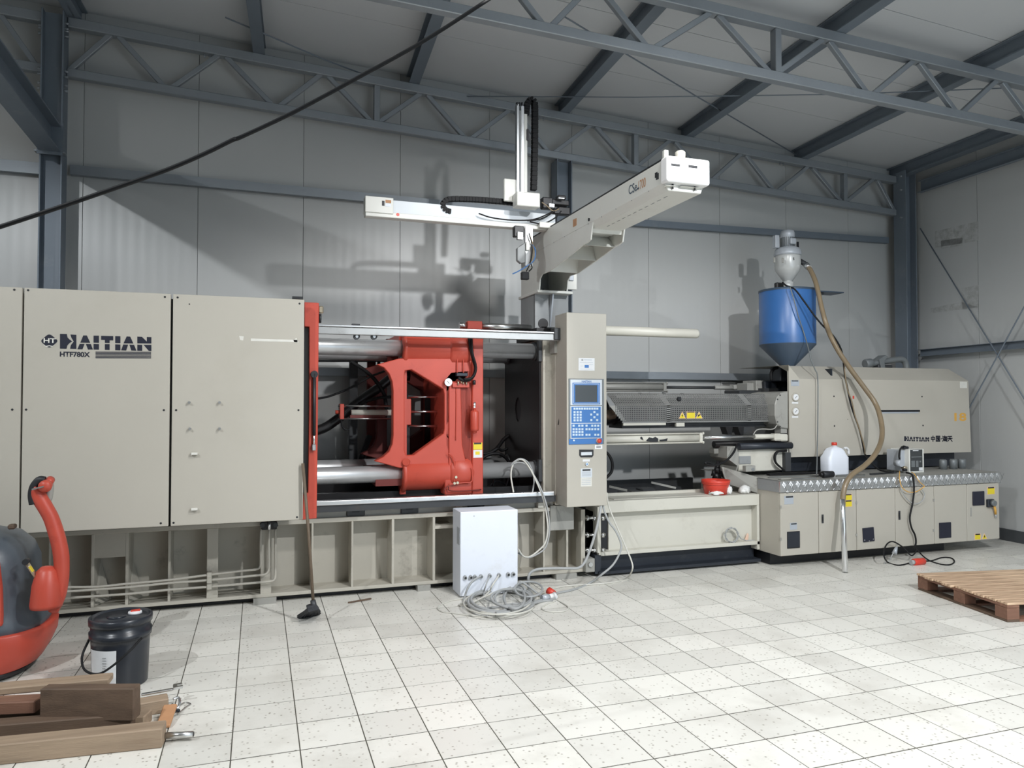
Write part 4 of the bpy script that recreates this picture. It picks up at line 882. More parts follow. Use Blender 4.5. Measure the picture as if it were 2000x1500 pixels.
MB().box((xi0, YI+0.1, 0.0), (xi1, YI+0.2, z4)).build('plinth', 'blueblack', ib)
MB().box((xi0-0.01, YI-0.02, 0.02), (xi1, YI+0.1, 0.05)).build('plinth_flange', 'blueblack', ib, bev=0.004)
rect(MB(), 1162, 1085, 1174, 1120, YI+0.0, 0.1).build('plinth_end', 'blueblack', ib)
MB().box((xi0, YI+0.3, 0.0), (xi1, 7.5, z1-0.09)).build('tray', 'oily_black', ib)
MB().box((xi0, YI+0.32, z1-0.01), (xi1, YI+0.36, z1+0.03)).build('tray_lip', 'cream', ib)
MB().box((xi0+0.2, YI+0.09, z1), (xi1-0.3, YI+0.32, z1+0.004)).build('tray_edge', 'cream', ib)
MB().box((xi0, 7.45, 0.0), (xi1, 7.5, z1+0.05)).build('tray_back', 'dark_steel', ib)
for px, dz in ((1225, 0.03), (1262, 0.06), (1300, 0.02), (1240, 0.04)):
    p = P(px, 950, 6.85); MB().box((p.x-0.07, 6.8, z1-0.1), (p.x+0.08, 6.95, z1+dz-0.03)).build('tray_block', 'dark_steel', ib, bev=0.01)
MB().bar(P(1272, 942, 6.9), P(1320, 953, 6.8), 0.02, 0.02).build('tray_bar', 'grey_worn', ib)
MB().bar(P(1190, 950, 6.9), P(1225, 958, 6.8), 0.02, 0.02).build('tray_bar', 'grey_worn', ib)
# levelling bolts between the two beds
for y in (1012, 1045, 1075):
    t = thing('connecting_bolt', {1012: 'topmost of three steel bolts joining the two machine beds', 1045: 'middle of three steel bolts joining the two machine beds', 1075: 'lowest of three steel bolts joining the two machine beds'}[y], 'bolt', P(1144, y, 6.3), 'bolts joining the beds')
    MB().cyl(P(1142, y, 6.3), P(1182, y-1, 6.3), 0.013, n=12).build('shank', 'steel', t)
    for a, b in ((1145, 1149), (1158, 1163), (1174, 1179)): MB().cyl(P(a, y, 6.3), P(b, y, 6.3), 0.027, n=6).build('nut', 'chrome', t)
rect(MB(), 1144, 1090, 1162, 1113, 6.27, 0.12)
t = thing('levelling_foot', 'worn steel levelling block with bolt at the joint of the two beds', 'machine foot', P(1153, 1118, 6.2))
rect(MB(), 1144, 1092, 1162, 1117, 6.22, 0.12).build('block', 'grey_worn', t, bev=0.004)
p = P(1154, 1103, 6.2); MB().cyl(p, p+V((0, 0.03, 0)), 0.022, n=6).build('bolt_head', 'steel', t)
# coil of wire lying against the bed
pts = []
for k in range(70):
    a = k/70*2*math.pi*4; rr = 12.5+1.4*math.sin(a*1.7+k)
    pts.append(P(1429+rr*math.cos(a), 1045+(rr+1.5)*math.sin(a), YI+0.05-0.0006*k))
pts += [P(1447, 1052, YI+0.05), P(1458, 1056, YI+0.04), P(1475, 1055, YI+0.05), P(1488, 1053, YI+0.05)]
tag(MB().tube(pts, 0.005, 6).build('wire_coil', 'cable_grey'), 'small coil of grey wire hung against the beige injection bed', 'wire')
tag(MB().prism([P(x, y, YI+0.06) for x, y in ((1455, 1056), (1461, 1057), (1463, 1046), (1461, 1041), (1458, 1046))], (0, 0.012, 0)).build('plastic_tag', 'sticker_pink', bev=0.003), 'little pinkish plastic tag on the beige bed beside the wire coil', 'tag')
# cylinders
def inj_cyl(y_px, Y, x1, xr1, label, m_, rodm, h=0.036):
    t = thing('hydraulic_cylinder', label, 'cylinder', P(1240, y_px, Y), 'injection carriage cylinders')
    c0 = P(1250, y_px, Y); q_ = lambda x: P(x, y_px, Y).x
    MB().cyl((q_(1120), Y, c0.z), (q_(x1), Y, c0.z), h, n=24).build('barrel', m_, t)
    MB().box((q_(x1-6), Y-0.05, c0.z-0.05), (q_(x1), Y+0.05, c0.z+0.05)).build('head', m_, t, bev=0.006)
    for sz in (-1, 1):
        MB().cyl((q_(1120), Y-0.035, c0.z+sz*0.045), (q_(x1+3), Y-0.035, c0.z+sz*0.045), 0.008, n=8).build('tie_stud', m_, t)
        MB().cyl((q_(x1), Y-0.035, c0.z+sz*0.045), (q_(x1+2.5), Y-0.035, c0.z+sz*0.045), 0.015, n=6).build('nut', m_, t)
    MB().cyl((q_(x1), Y, c0.z), (q_(xr1), Y, c0.z), 0.017, n=16).build('rod', rodm, t)
    return t, c0.z
t, zc1 = inj_cyl(857, 6.42, 1368, 1475, 'beige lower front injection cylinder with worn black print', 'cream', 'chrome', 0.04)
MB().cyl((P(1473, 857, 6.42).x, 6.42, zc1), (P(1518, 857, 6.42).x, 6.42, zc1), 0.026, n=16).build('rod_sleeve', 'cream', t)
for k, (a, b) in enumerate(((1514, 1528), (1526, 1540))): rect(MB(), a, 847+k, b, 861+k, 6.38, 0.09).build('clevis', 'cream', t, bev=0.012)
for L_ in ([(1250,855),(1252,858),(1252,853),(1254,853),(1257,860),(1256,860)], [(1262,861),(1268,854),(1275,856),(1280,853),(1286,857),(1285,863),(1270,863)], [(1288,859),(1296,858),(1304,856),(1303,861),(1290,862)]):
    MB().prism([P(x, y, 6.378) for x, y in L_], (0, 0.002, 0)).build('worn_print', 'black', t)
t, zc2 = inj_cyl(756, 7.35, 1298, 1435, 'dark grey upper rear injection cylinder', 'grey_worn', 'dark_steel', 0.04)
MB().cyl((P(1395, 757, 7.35).x, 7.35, zc2), (P(1434, 757, 7.35).x, 7.35, zc2), 0.024, n=14).build('rod_sleeve', 'grey_worn', t)
rect(MB(), 1434, 751, 1450, 761, 7.3, 0.1).build('clevis', 'grey_worn', t, bev=0.01)
# barrel and its perforated guard
YG = 6.62
br = thing('injection_barrel', 'heater barrel inside a perforated grey steel guard with yellow warning stickers', 'machine part', P(1350, 825, 6.9))
zcb = P(1350, 800, 6.9).z
MB().cyl((P(1150, 800, 6.9).x, 6.9, zcb), (P(1520, 800, 6.9).x, 6.9, zcb), 0.12, n=28).build('barrel', 'dark_steel', br)
zr = P(1350, 792, YG).z; zbm = P(1350, 823, YG).z; ztp2 = P(1350, 770, YG+0.12).z
def guard_pt(px, s_):     # s_ 0..1 front face bottom to ridge, 1..2 slanted top
    if s_ <= 1: x = P(px, 800, YG).x; return V((x, YG, zbm+(zr-zbm)*s_))
    t_ = s_-1; x = P(px, 790, YG).x; return V((x-0.03*t_, YG+0.12*t_, zr+(ztp2-zr)*t_))
mb = MB(); xs0, xs1 = 1202, 1511
nX = 88
for k in range(nX+1):
    px = xs0+(xs1-xs0)*k/nX
    wide = 0.011 if k in (29, 30, 74, 75) else 0.0045
    lo = max(0.0, (1216-px)/26.0) if px < 1216 else 0.0
    mb.bar(guard_pt(px, lo), guard_pt(px, 1), wide*2, 0.003, (0, 1, 0)); mb.bar(guard_pt(px, 1), guard_pt(px, 2), wide*2, 0.003, (0, 1, 0.4))
for k in range(9):
    s_ = k/8; px0 = xs0 if s_ > 0.5 else xs0+26*(0.5-s_)
    mb.bar(guard_pt(px0, s_), guard_pt(xs1, s_), 0.003, 0.009 if 0 < k < 8 else 0.02, (0, 0, 1))
for k in range(7):
    s_ = 1+k/6; mb.bar(guard_pt(xs0, s_), guard_pt(xs1, s_), 0.003, 0.009 if 0 < k < 6 else 0.018, (0, -0.6, 0.8))
tag(mb.build('perforated_sheet', 'guard_grey', br), kind='stuff')
MB().hexa([guard_pt(1190, 1), guard_pt(1203, 1), guard_pt(1224, 0), guard_pt(1217, 0)]+[p_+V((0, 0.004, 0)) for p_ in (guard_pt(1190, 1), guard_pt(1203, 1), guard_pt(1224, 0), guard_pt(1217, 0))]).build('guard_end', 'grey_worn', br)
MB().hexa([guard_pt(1190, 1), guard_pt(1203, 1), guard_pt(1200, 2), guard_pt(1196, 2)]+[p_+V((0, 0.004, 0.002)) for p_ in (guard_pt(1190, 1), guard_pt(1203, 1), guard_pt(1200, 2), guard_pt(1196, 2))]).build('guard_end', 'grey_paint', br)
MB().box((guard_pt(1217, 0).x, YG-0.004, zbm-0.035), (guard_pt(1300, 0).x, YG+0.02, zbm-0.012)).build('bottom_strip', 'cream', br)
rect(MB(), 1321, 826, 1337, 833, YG, 0.03).build('bottom_clip', 'cream', br)
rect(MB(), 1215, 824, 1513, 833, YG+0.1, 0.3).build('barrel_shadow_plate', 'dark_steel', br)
MB().cyl((P(1160, 800, 6.9).x, 6.9, zcb), (P(1196, 800, 6.9).x, 6.9, zcb), 0.16, n=24).build('nozzle_shield', 'oily_black', br)
MB().lathe((P(1180, 800, 6.75).x, 6.78, zcb-0.04), [(0.0, 0), (0.05, 0.0), (0.06, 0.06), (0.05, 0.13), (0, 0.14)], (1, 0, 0), 20).build('nozzle', 'wood_dark', br)
for x, y in ((1251, 769), (1298, 768), (1333, 769.5)): p = P(x, y, YG+0.12); MB().box((p.x-0.012, p.y, p.z-0.012), (p.x+0.012, p.y+0.03, p.z+0.008)).build('guard_clip', 'dark_steel', br)
p = P(1327, 779, YG+0.03); MB().box((p.x-0.02, p.y-0.01, p.z-0.02), (p.x+0.02, p.y+0.02, p.z+0.02)).build('latch', 'black', br, bev=0.006)
for a in ((1326, 1339.5, 1332.5), (1358.5, 1372.5, 1365.5)):
    s_ = MB().prism([P(a[0], 817.5, YG-0.006), P(a[1], 817.5, YG-0.006), P(a[2], 803.5, YG-0.006)], (0, 0.002, 0)).build('warning_triangle', 'sticker_pink', br)
    MB().prism([P(a[0]+1.4, 816.8, YG-0.0075), P(a[1]-1.4, 816.8, YG-0.0075), P(a[2], 806, YG-0.0075)], (0, 0.001, 0)).build('yellow_field', 'yellow', s_)
    if a[0] < 1340: MB().prism([P(x, y, YG-0.009) for x, y in ((1333.5, 808), (1331, 812), (1332.6, 812), (1331.8, 816), (1334.4, 811), (1332.8, 811))], (0, 0.001, 0)).build('bolt_sign', 'black', s_)
    else: MB().prism([P(x, y, YG-0.009) for x, y in ((1362.5, 812.5), (1364, 810), (1367.5, 809), (1368.5, 810.5), (1366, 812), (1364, 814))], (0, 0.001, 0)).build('hand_sign', 'black', s_)
s_ = rect(MB(), 1341, 803.5, 1358, 817.5, YG-0.006, 0.002).build('warning_plate', 'sticker_pink', br)
rect(MB(), 1341.8, 806, 1357.2, 816.8, YG-0.0075, 0.001).build('yellow_field', 'yellow', s_); rect(MB(), 1342.5, 804.2, 1356.5, 805.6, YG-0.0075, 0.001).build('heading', 'black', s_)
# flange housing at the right end of the barrel
MB().prism([P(x, y, 6.5) for x, y in ((1514, 790), (1518, 776), (1526, 767), (1540, 764), (1540, 838), (1526, 836), (1518, 828), (1514, 812))], (0, 0.7, 0)).build('flange_housing', 'grey_worn', br, bev=0.01)
for x, y in ((1524, 772), (1519, 780), (1519, 824), (1524, 833)): p = P(x, y, 6.498); MB().cyl(p, p+V((0, 0.006, 0)), 0.008, n=6).build('bolt', 'dark_steel', br)
rect(MB(), 1525, 836, 1537, 846, 6.52, 0.1).build('stub', 'grey_worn', br)
# bracket that carries the rear cylinder
t = thing('carriage_bracket', 'grimy grey bracket block on top of the barrel guard beside the blue hopper', 'bracket', P(1480, 770, 7.1))
rect(MB(), 1460, 748, 1477, 766, 7.1, 0.2).build('block', 'grey_worn', t, bev=0.006)
rect(MB(), 1477, 743, 1492, 767, 7.05, 0.25).build('post', 'grey_worn', t, bev=0.006)
rect(MB(), 1445, 762, 1500, 772, 7.0, 0.3).build('foot', 'dark_steel', t, bev=0.01)
rect(MB(), 1494, 744, 1542, 768, 7.0, 0.25).build('throat_block', 'blueblack', t, bev=0.01)
rect(MB(), 1492, 758, 1520, 766, 6.95, 0.1).build('plate', 'dark_steel', t)
MB().tube(cat([P(1507, 743, 6.85), P(1506, 730, 6.85), P(1511, 721, 6.85), P(1519, 718, 6.85)], 5), 0.018, 10).build('hose', 'black_rubber', t)
# carriage slide under the hood
t = thing('injection_carriage', 'beige injection carriage foot with dark slide tube in front of the hood', 'machine part', P(1480, 915, 6.45))
rect(MB(), 1443, 877, 1541, 918, 6.45, 0.4).build('foot_block', 'cream', t, bev=0.006)
rect(MB(), 1444, 891, 1467, 906, 6.44, 0.02).build('recess', 'grey_paint', t, bev=0.004)
MB().prism([P(x, y, 6.45) for x, y in ((1420, 872), (1443, 872), (1443, 912), (1420, 895))], (0, 0.3, 0)).build('end_web', 'grey_worn', t)
zz_ = P(1500, 870, 6.5).z
MB().cyl((P(1394, 868, 6.6).x, 6.6, P(1400, 868, 6.6).z), (P(1545, 868, 6.6).x, 6.6, P(1400, 868, 6.6).z), 0.036, n=20).build('guide_bar', 'oily_black', t)
MB().cyl((P(1443, 871, 6.42).x, 6.42, P(1500, 871, 6.42).z), (P(1545, 871, 6.42).x, 6.42, P(1500, 871, 6.42).z), 0.036, n=24).build('guide_bar', 'blueblack', t)
rect(MB(), 1395, 876, 1421, 886, 6.6, 0.1).build('clamp', 'grey_worn', t, bev=0.006)
rect(MB(), 1534, 884, 1545, 920, 6.4, 0.3).build('rear_block', 'dark_steel', t)
MB().prism([P(x, y, 6.5) for x, y in ((1417, 834), (1431, 834), (1429, 849), (1422, 849))], (0, 0.1, 0)).build('stay', 'oily_black', t)
MB().prism([P(x, y, 6.5) for x, y in ((1441, 834), (1453, 834), (1452, 850), (1447, 850))], (0, 0.1, 0)).build('stay', 'oily_black', t)
rect(MB(), 1452, 834, 1474, 846, 6.62, 0.2).build('stay', 'dark_steel', t)
for k in range(2): ptube('hose', [(1536, 879+k*2), (1520-2*k, 882), (1514-2*k, 892), (1516-k, 904), (1526, 914), (1532, 920)], 0.010, 'black_rubber', t, 6.38+0.03*k)
ptube('wire', [(1471, 849), (1478, 840), (1490, 838), (1510, 838), (1518, 830)], 0.006, 'grey_worn', t, 6.4)
rect(MB(), 1457, 910, 1476, 921, 6.3, 0.06).build('stop_block', 'grey_worn', t, bev=0.004); p = P(1471, 917, 6.29); MB().cyl(p, p+V((0,0.03,0)), 0.018, n=6).build('stop_nut', 'chrome', t)
hose('hydraulic_hose', [(1440, 868, 6.38), (1432, 885, 6.34), (1418, 900, 6.32), (1400, 908, 6.3), (1385, 908, 6.3), (1377, 904, 6.3), (1384, 903, 6.3), (1396, 908, 6.3)], 0.011, 'black_rubber', 'black hose curling out from under the carriage above the red basin', 6.3)
mv = thing('oil_pump_fitting', 'cluster of black oily pipe fittings behind the red basin', 'fitting', P(1400, 938, 6.6))
for x, y, r_ in ((1400, 918, 0.05), (1405, 926, 0.045), (1398, 930, 0.05), (1403, 938, 0.04), (1393, 924, 0.03)): p = P(x, y, 6.6); MB().cyl(p+V((0,0,-0.03)), p+V((0.01,0,0.035)), r_*0.8, r_*0.6, n=10).build('fitting', 'oily_black', mv)
MB().cyl(P(1402, 900, 6.6), P(1401, 948, 6.6), 0.022, n=10).build('pipe', 'oily_black', mv)
ptube('pipe', [(1411, 912, 6.5), (1415, 930, 6.5), (1422, 941, 6.5), (1430, 938, 6.5), (1443, 905, 6.45)], 0.010, 'grey_worn', mv, 6.5)
# sheet trough running back between tray and cabinets
tag(MB().hexa([P(1412, 912, 6.5), P(1490, 935, 6.26), P(1490, 966, 6.26), P(1420, 945, 6.5)]+[p_+V((0, 0.01, 0.0)) for p_ in (P(1412, 912, 6.5), P(1490, 935, 6.26), P(1490, 966, 6.26), P(1420, 945, 6.5))]).build('splash_plate', 'grey_worn'), 'slanted grey splash plate between the red basin and the chequered worktop', 'sheet metal')

# hood
YH = 6.50
hood = thing('injection_hood', 'large beige sheet metal hood over the injection drive', 'machine cover', P(1720, 889, YH))
xh0, xh1 = P(1541, 800, YH).x, P(1897, 884, YH).x
zh0, zhs, zh1 = P(1720, 888, YH).z, P(1720, 742, YH).z, P(1720, 718, YH+0.18).z
xh2 = P(1891, 745, YH).x
MB().add([(xh0, YH, zh0), (xh1, YH, zh0), (xh2, YH, zhs), (xh0+0.14, YH, zhs), (xh0, YH, zh1+0.0), (xh0, YH+0.18, zh1), (xh2-0.1, YH+0.18, zh1)]+
         [(xh1, 7.4, zh0), (xh2-0.1, 7.4, zh1), (xh0+0.02, 7.4, zh1)],
         [(0,1,2,3,4), (3,2,6,5), (4,3,5), (1,7,8,6,2), (5,6,8,9)]).build('shell', 'beige', hood, recalc=False)
MB().box((xh0+0.6, YH+0.05, zh0), (xh0+0.62, 7.4, zh1-0.03)).build('end_wall', 'blueblack', hood)
MB().box((xh0+0.005, YH+0.003, zh0), (xh0+0.02, YH+0.03, zh1-0.06)).build('edge_fold', 'beige', hood)
def hrect(name, x0, y0, x1, y1, m, par, off=0.002, dep=0.003, bev=0.0): return rect(MB(), x0, y0, x1, y1, YH-off, dep).build(name, m, par, bev=bev)
for x, y in ((1629, 774), (1801, 774.5), (1630, 832), (1803, 831), (1656, 819)):
    p = P(x, y, YH-0.002); MB().cyl(p, p+V((0, 0.004, 0)), 0.009 if x != 1656 else 0.004, n=10).build('screw', 'black', hood)
hs = hrect('handle_slot', 1721, 801, 1797, 804.5, 'black', hood); hrect('handle_strip', 1719, 805, 1794, 807, 'silver_label', hs, 0.004, 0.003)
tp = hrect('type_plate', 1545, 742.5, 1561, 754, 'silver_label', hood); hrect('heading', 1546.5, 743, 1559, 745, 'black', tp, 0.004, 0.002)
for y in (775.5, 803):
    p = P(1553, y, YH-0.002); g = MB().lathe(p, [(0.044, 0), (0.044, 0.014), (0.036, 0.016), (0.036, 0.01), (0, 0.01)], (0, -1, 0), 28).build('pressure_gauge', 'beige', hood)
    MB().cyl(p+V((0, -0.011, 0)), p+V((0, -0.0125, 0)), 0.034, n=24).build('dial', 'paper', g); MB().bar(p+V((-0.012, -0.014, -0.014)), p+V((0.014, -0.014, 0.012)), 0.003, 0.003).build('needle', 'black', g)
for y in (786.5, 814): hrect('gauge_plate', 1547, y-1.5, 1559, y+2, 'paper', hood)
hrect('white_label', 1875, 745.5, 1889, 758, 'tape', hood)
hrect('red_tab', 1665.5, 773, 1668.5, 779, 'red_bright', hood)
def zh_(zx, zy): return (1740+zx*0.09335, 790+zy*0.09335)
def hx_(zx): return P(*zh_(zx, 720), YH).x
for L_ in logo: MB().prism([P(*zh_(280+(x-366)*522/558, 665+(y-350)*114/105), YH-0.0015) for x, y in L_], (0, 0.001, 0)).build('letter', 'navy', hood)
ST = [((835, 928), [[(.12,.38),(.12,.75),(.88,.75),(.88,.38),(.12,.38)], [(.5,0),(.5,1)]]),
      ((945, 1028), [[(.05,.03),(.05,.97),(.95,.97),(.95,.03),(.05,.03)], [(.25,.76),(.75,.76)], [(.27,.52),(.73,.52)], [(.22,.24),(.78,.24)], [(.5,.24),(.5,.76)], [(.62,.40),(.72,.30)]]),
      ((1082, 1180), [[(.04,.95),(.2,.8)], [(0,.62),(.15,.5)], [(.02,.02),(.22,.38)], [(.45,1),(.32,.72)], [(.4,.85),(.98,.85)], [(.42,.66),(.88,.66),(.84,0)], [(.42,.66),(.36,.13),(.92,.13)], [(.28,.4),(1,.4)], [(.6,.58),(.66,.48)], [(.58,.32),(.64,.22)]]),
      ((1186, 1286), [[(.12,.92),(.88,.92)], [(.04,.56),(.96,.56)], [(.5,.92),(.46,.5),(.05,.02)], [(.52,.52),(.96,.02)]])]
for (xa_, xb2), strokes in ST:
    mb = MB()
    for sk in strokes:
        pp_ = [P(*zh_(xa_+(xb2-xa_)*x, 772-112*y), YH-0.0015) for x, y in sk]
        for u0_, u1_ in zip(pp_[:-1], pp_[1:]):
            e_3 = (u1_-u0_).normalized()*0.005; mb.bar(u0_-e_3, u1_+e_3, 0.001, 0.0115, V((0, 1, 0)).cross(u1_-u0_))
    mb.build('letter', 'navy', hood)
hrect('letter', *zh_(1047, 708), *zh_(1067, 726), 'navy', hood, 0.0012, 0.001)
xx = xh1
text('letter', '18', P(*zh_(1330, 350), YH-0.0012), (1, 0, 0), (0, 0, 1), (P(*zh_(1330, 175), YH)-P(*zh_(1330, 350), YH)).z, 'orange', hood, width=hx_(1580)-hx_(1330), bold=0.03)
# pipe with union on top of the hood
t = thing('pipe_elbow', 'grey pipe with union and elbow on top of the beige hood', 'pipe', P(1735, 718, 6.9))
MB().tube(cat([P(1697, 712, 6.9), P(1715, 708, 6.9), P(1740, 704, 6.9), P(1760, 702, 6.9), P(1768, 708, 6.9), P(1771, 722, 6.9)], 6), 0.036, 14).build('pipe', 'pipe_grey', t)
MB().cyl(P(1689, 711, 6.9), P(1702, 709, 6.9), 0.055, n=18).build('union', 'pipe_grey', t, bev=0.01)
MB().prism([P(x, y, 6.84) for x, y in ((1718, 702), (1731, 693), (1735, 697), (1728, 706), (1730, 719), (1722, 719))], (0, 0.12, 0)).build('valve_lever', 'pipe_grey', t, bev=0.006)
rect(MB(), 1716, 712, 1744, 719, 6.85, 0.12).build('saddle', 'dark_steel', t, bev=0.008)

# dark frame below the hood, seen above the worktop
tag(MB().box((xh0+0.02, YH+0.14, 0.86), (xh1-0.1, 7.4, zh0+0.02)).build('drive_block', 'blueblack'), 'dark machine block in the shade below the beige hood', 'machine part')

# switch cabinets with the chequer plate worktop
YW = 5.95
zw0, zw1, zw2 = 0.127, 0.737, 0.848
xs = [4.757, 5.212, 5.678, 6.178, 6.700, 7.157, 7.626]
labs = ['leftmost beige switch cabinet with a louvred vent and two silver labels', 'second beige switch cabinet with handle and yellow stickers behind the steel lance', 'third beige switch cabinet with a tilted black vent plate',
        'fourth beige switch cabinet with a black handle behind hanging cables', 'fifth beige switch cabinet with a low black vent', 'rightmost beige switch cabinet with rotary main switch and yellow stickers']
cabs = []; doors = []
for k in range(6):
    t = thing('switch_cabinet', labs[k], 'cabinet', ((xs[k]+xs[k+1])/2, YW, zw0), 'row of switch cabinets')
    MB().box((xs[k]+0.001, YW+0.02, zw0), (xs[k+1]-0.001, 7.3, zw1)).build('body', 'beige', t)
    dr = MB().box((xs[k]+0.003, YW, zw0), (xs[k+1]-0.003, YW+0.022, zw1-0.006)).build('door', 'beige', t, bev=0.004); cabs.append(t); doors.append(dr)
def wrect(name, x0, y0, x1, y1, m, par, off=0.002, dep=0.003, bev=0.0): return rect(MB(), x0, y0, x1, y1, YW-off, dep).build(name, m, par, bev=bev)
pl = wrect('label_plate', 1532, 969, 1550, 984.5, 'silver_label', doors[0]); pl2 = wrect('label_plate', 1543, 1021.5, 1557, 1034, 'silver_label', doors[0])
wrect('label_heading', 1535, 969.5, 1549, 971.5, 'black', doors[0], 0.003, 0.001); wrect('label_heading', 1545, 1022.5, 1556, 1024, 'black', doors[0], 0.003, 0.001)
wrect('vent', 1538, 1039, 1563, 1070, 'black', doors[0], 0.008, 0.01, 0.003)
for k in range(8): wrect('vent_slat', 1539, 1040.5+k*3.6, 1562, 1042.5+k*3.6, 'blueblack', doors[0], 0.012, 0.005)
for px, py, k in ((1607, 1013.5, 1), (1757, 1006.5, 3)):
    wrect('handle_plate', px-2, py-8.5, px+2.2, py+8.5, 'dark_steel', doors[k], 0.004, 0.005, 0.002); wrect('handle', px-1, py-5, px+1.2, py+5, 'black', doors[k], 0.012, 0.01, 0.002)
for y in (965, 977.5):
    s_ = wrect('warning_sticker', 1650.5, y, 1664.5, y+12.2, 'sticker_pink', doors[1]); wrect('sticker_field', 1651.5, y+2.4, 1663.8, y+11.4, 'yellow', doors[1], 0.003, 0.001); wrect('sticker_heading', 1652, y+0.6, 1663, y+2, 'black', doors[1], 0.003, 0.001)
MB().prism([P(x, y, YW-0.012) for x, y in ((1685.5, 1032), (1707, 1029.5), (1709, 1056.5), (1687, 1059.5))], (0, 0.012, 0)).build('vent', 'navy', doors[2], bev=0.003)
for x, y in ((1689, 1055), (1706, 1053), (1698, 1056.5)): p = P(x, y, YW-0.0135); MB().cyl(p, p+V((0,0.003,0)), 0.006, n=8).build('screw', 'alloy', doors[2])
wrect('vent', 1835.5, 1021.5, 1858.5, 1050, 'navy', doors[4], 0.012, 0.012, 0.003)
wrect('vent', 1901, 960.5, 1923.5, 986.5, 'navy', doors[5], 0.014, 0.014, 0.003)
for x0, y0, x1, y1 in ((1928, 951.5, 1943.5, 965.5), (1903.5, 1042.5, 1916, 1054)):
    wrect('warning_sticker', x0, y0, x1, y1, 'sticker_pink', doors[5]); wrect('sticker_field', x0+0.9, y0+2.4, x1-0.9, y1-0.9, 'yellow', doors[5], 0.003, 0.001); wrect('sticker_heading', x0+1.8, y0+0.4, x1-1.8, y0+2, 'black', doors[5], 0.003, 0.001)
MB().prism([P(x, y, YW-0.002) for x, y in ((1917.5, 1053.2), (1929, 1052.5), (1922.5, 1041))], (0, 0.003, 0)).build('warning_triangle', 'sticker_pink', doors[5])
MB().prism([P(x, y, YW-0.003) for x, y in ((1919, 1052.4), (1927.6, 1051.8), (1922.7, 1043.5))], (0, 0.001, 0)).build('yellow_field', 'yellow', doors[5])
MB().prism([P(x, y, YW-0.004) for x, y in ((1923.4, 1044.5), (1921.6, 1048), (1922.6, 1048), (1922, 1051.5), (1924.4, 1047), (1923.2, 1047))], (0, 0.001, 0)).build('bolt_sign', 'black', doors[5])
sw = wrect('main_switch', 1930.5, 975.5, 1943, 990.5, 'blueblack', doors[5], 0.03, 0.03, 0.006)
p = P(1938.5, 982.5, YW-0.03); MB().cyl(p+V((0, -0.03, 0)), p, 0.03, 0.034, n=20).build('switch_knob', 'pipe_grey', doors[5])
MB().tube([P(1942, 988, YW-0.04), P(1944, 997, YW-0.03), P(1944.5, 1004, YW-0.02)], 0.012, 8).build('key_strap', 'orange', doors[5]); MB().tube([P(1944.5, 1003, YW-0.02), P(1945, 1011, YW-0.02)], 0.010, 8).build('padlock', 'cable_grey', doors[5])
wrect('handle_plate', 1895.5, 991.5, 1898.5, 1008.5, 'grey_worn', doors[5], 0.004, 0.005, 0.002)
for k, px, ys in ((2, 1673, (982, 1045)), (4, 1824, (977, 1036)), (0, 1525.5, (990, 1053))):
    for y in ys: wrect('hinge', px-1.2, y-2.5, px+1.5, y+2.5, 'grey_worn', doors[k], 0.006, 0.006)
mb = MB().box((xs[0]+0.05, YW+0.22, 0.0), (xs[6]-0.55, 7.2, zw0)); tag(mb.build('cabinet_plinth', 'black'), 'black recessed plinth under the row of switch cabinets', 'plinth')
wt = thing('worktop', 'grey chequer plate worktop on the switch cabinets, littered with tools', 'worktop', ((xs[0]+xs[6])/2, YW, zw1))
MB().box((xs[0]-0.006, YW-0.012, zw1), (xs[6]+0.01, YW+0.01, zw2)).build('front_edge', 'alloy', wt, bev=0.003)
MB().box((xs[0]-0.006, YW+0.01, zw1), (xs[0]+0.01, 6.28, zw2)).build('side_edge', 'grey_paint', wt)
MB().box((xs[0]-0.006, YW-0.012, zw2-0.006), (xs[6]+0.01, 7.3, zw2)).build('top_sheet', 'grey_worn', wt, bev=0.002)
# raised tread diamonds on the front edge: five small ribs each
first = None; n_ = 36; step = (xs[6]-xs[0])/n_
for k in range(n_):
    for row, zz in ((0, zw2-0.036), (1, zw1+0.006)):
        if row == 1: mb_s = 0.4
        if first is None:
            dm = MB()
            for j in range(5):
                o_ = (j-2)*0.0065
                dm.obox((o_, -0.0135, o_*1.0*-1+0), (0.011, 0, 0.017), (0, 0.0022, 0), (0.0014, 0, -0.0010))
            first = MB(); first.v = dm.v; first.f = dm.f; first.s = dm.s; first.m = dm.m
            base_o = ORG[wt.name]; first.v = [v_+base_o for v_ in first.v]
            fo = first.build('tread_diamond', 'alloy', wt); o = fo
        else: o = copyto(fo, (0, 0, 0), wt)
        o.location = V((xs[0]+step*(k+0.5*(1+row)), YW, zz))-base_o
        if row == 1: o.scale = (0.5, 1, 0.4)
    # dark joints between diamonds: crossing lines
mb = MB()
for k in range(n_):
    x = xs[0]+step*(k+1.0)
    for sg in (-1, 1): mb.bar((x-sg*step*0.5, YW-0.0125, zw2-0.07), (x, YW-0.0125, zw2-0.004) if False else (x+sg*0.0, YW-0.0125, zw2-0.005), 0.002, 0.003, (0, 1, 0)); mb.bar((x, YW-0.0125, zw1+0.004), (x+sg*step*0.75, YW-0.0125, zw2-0.012), 0.003, 0.002, (0, 1, 0))
tag(mb.build('tread_lines', 'pipe_grey', wt), kind='stuff')
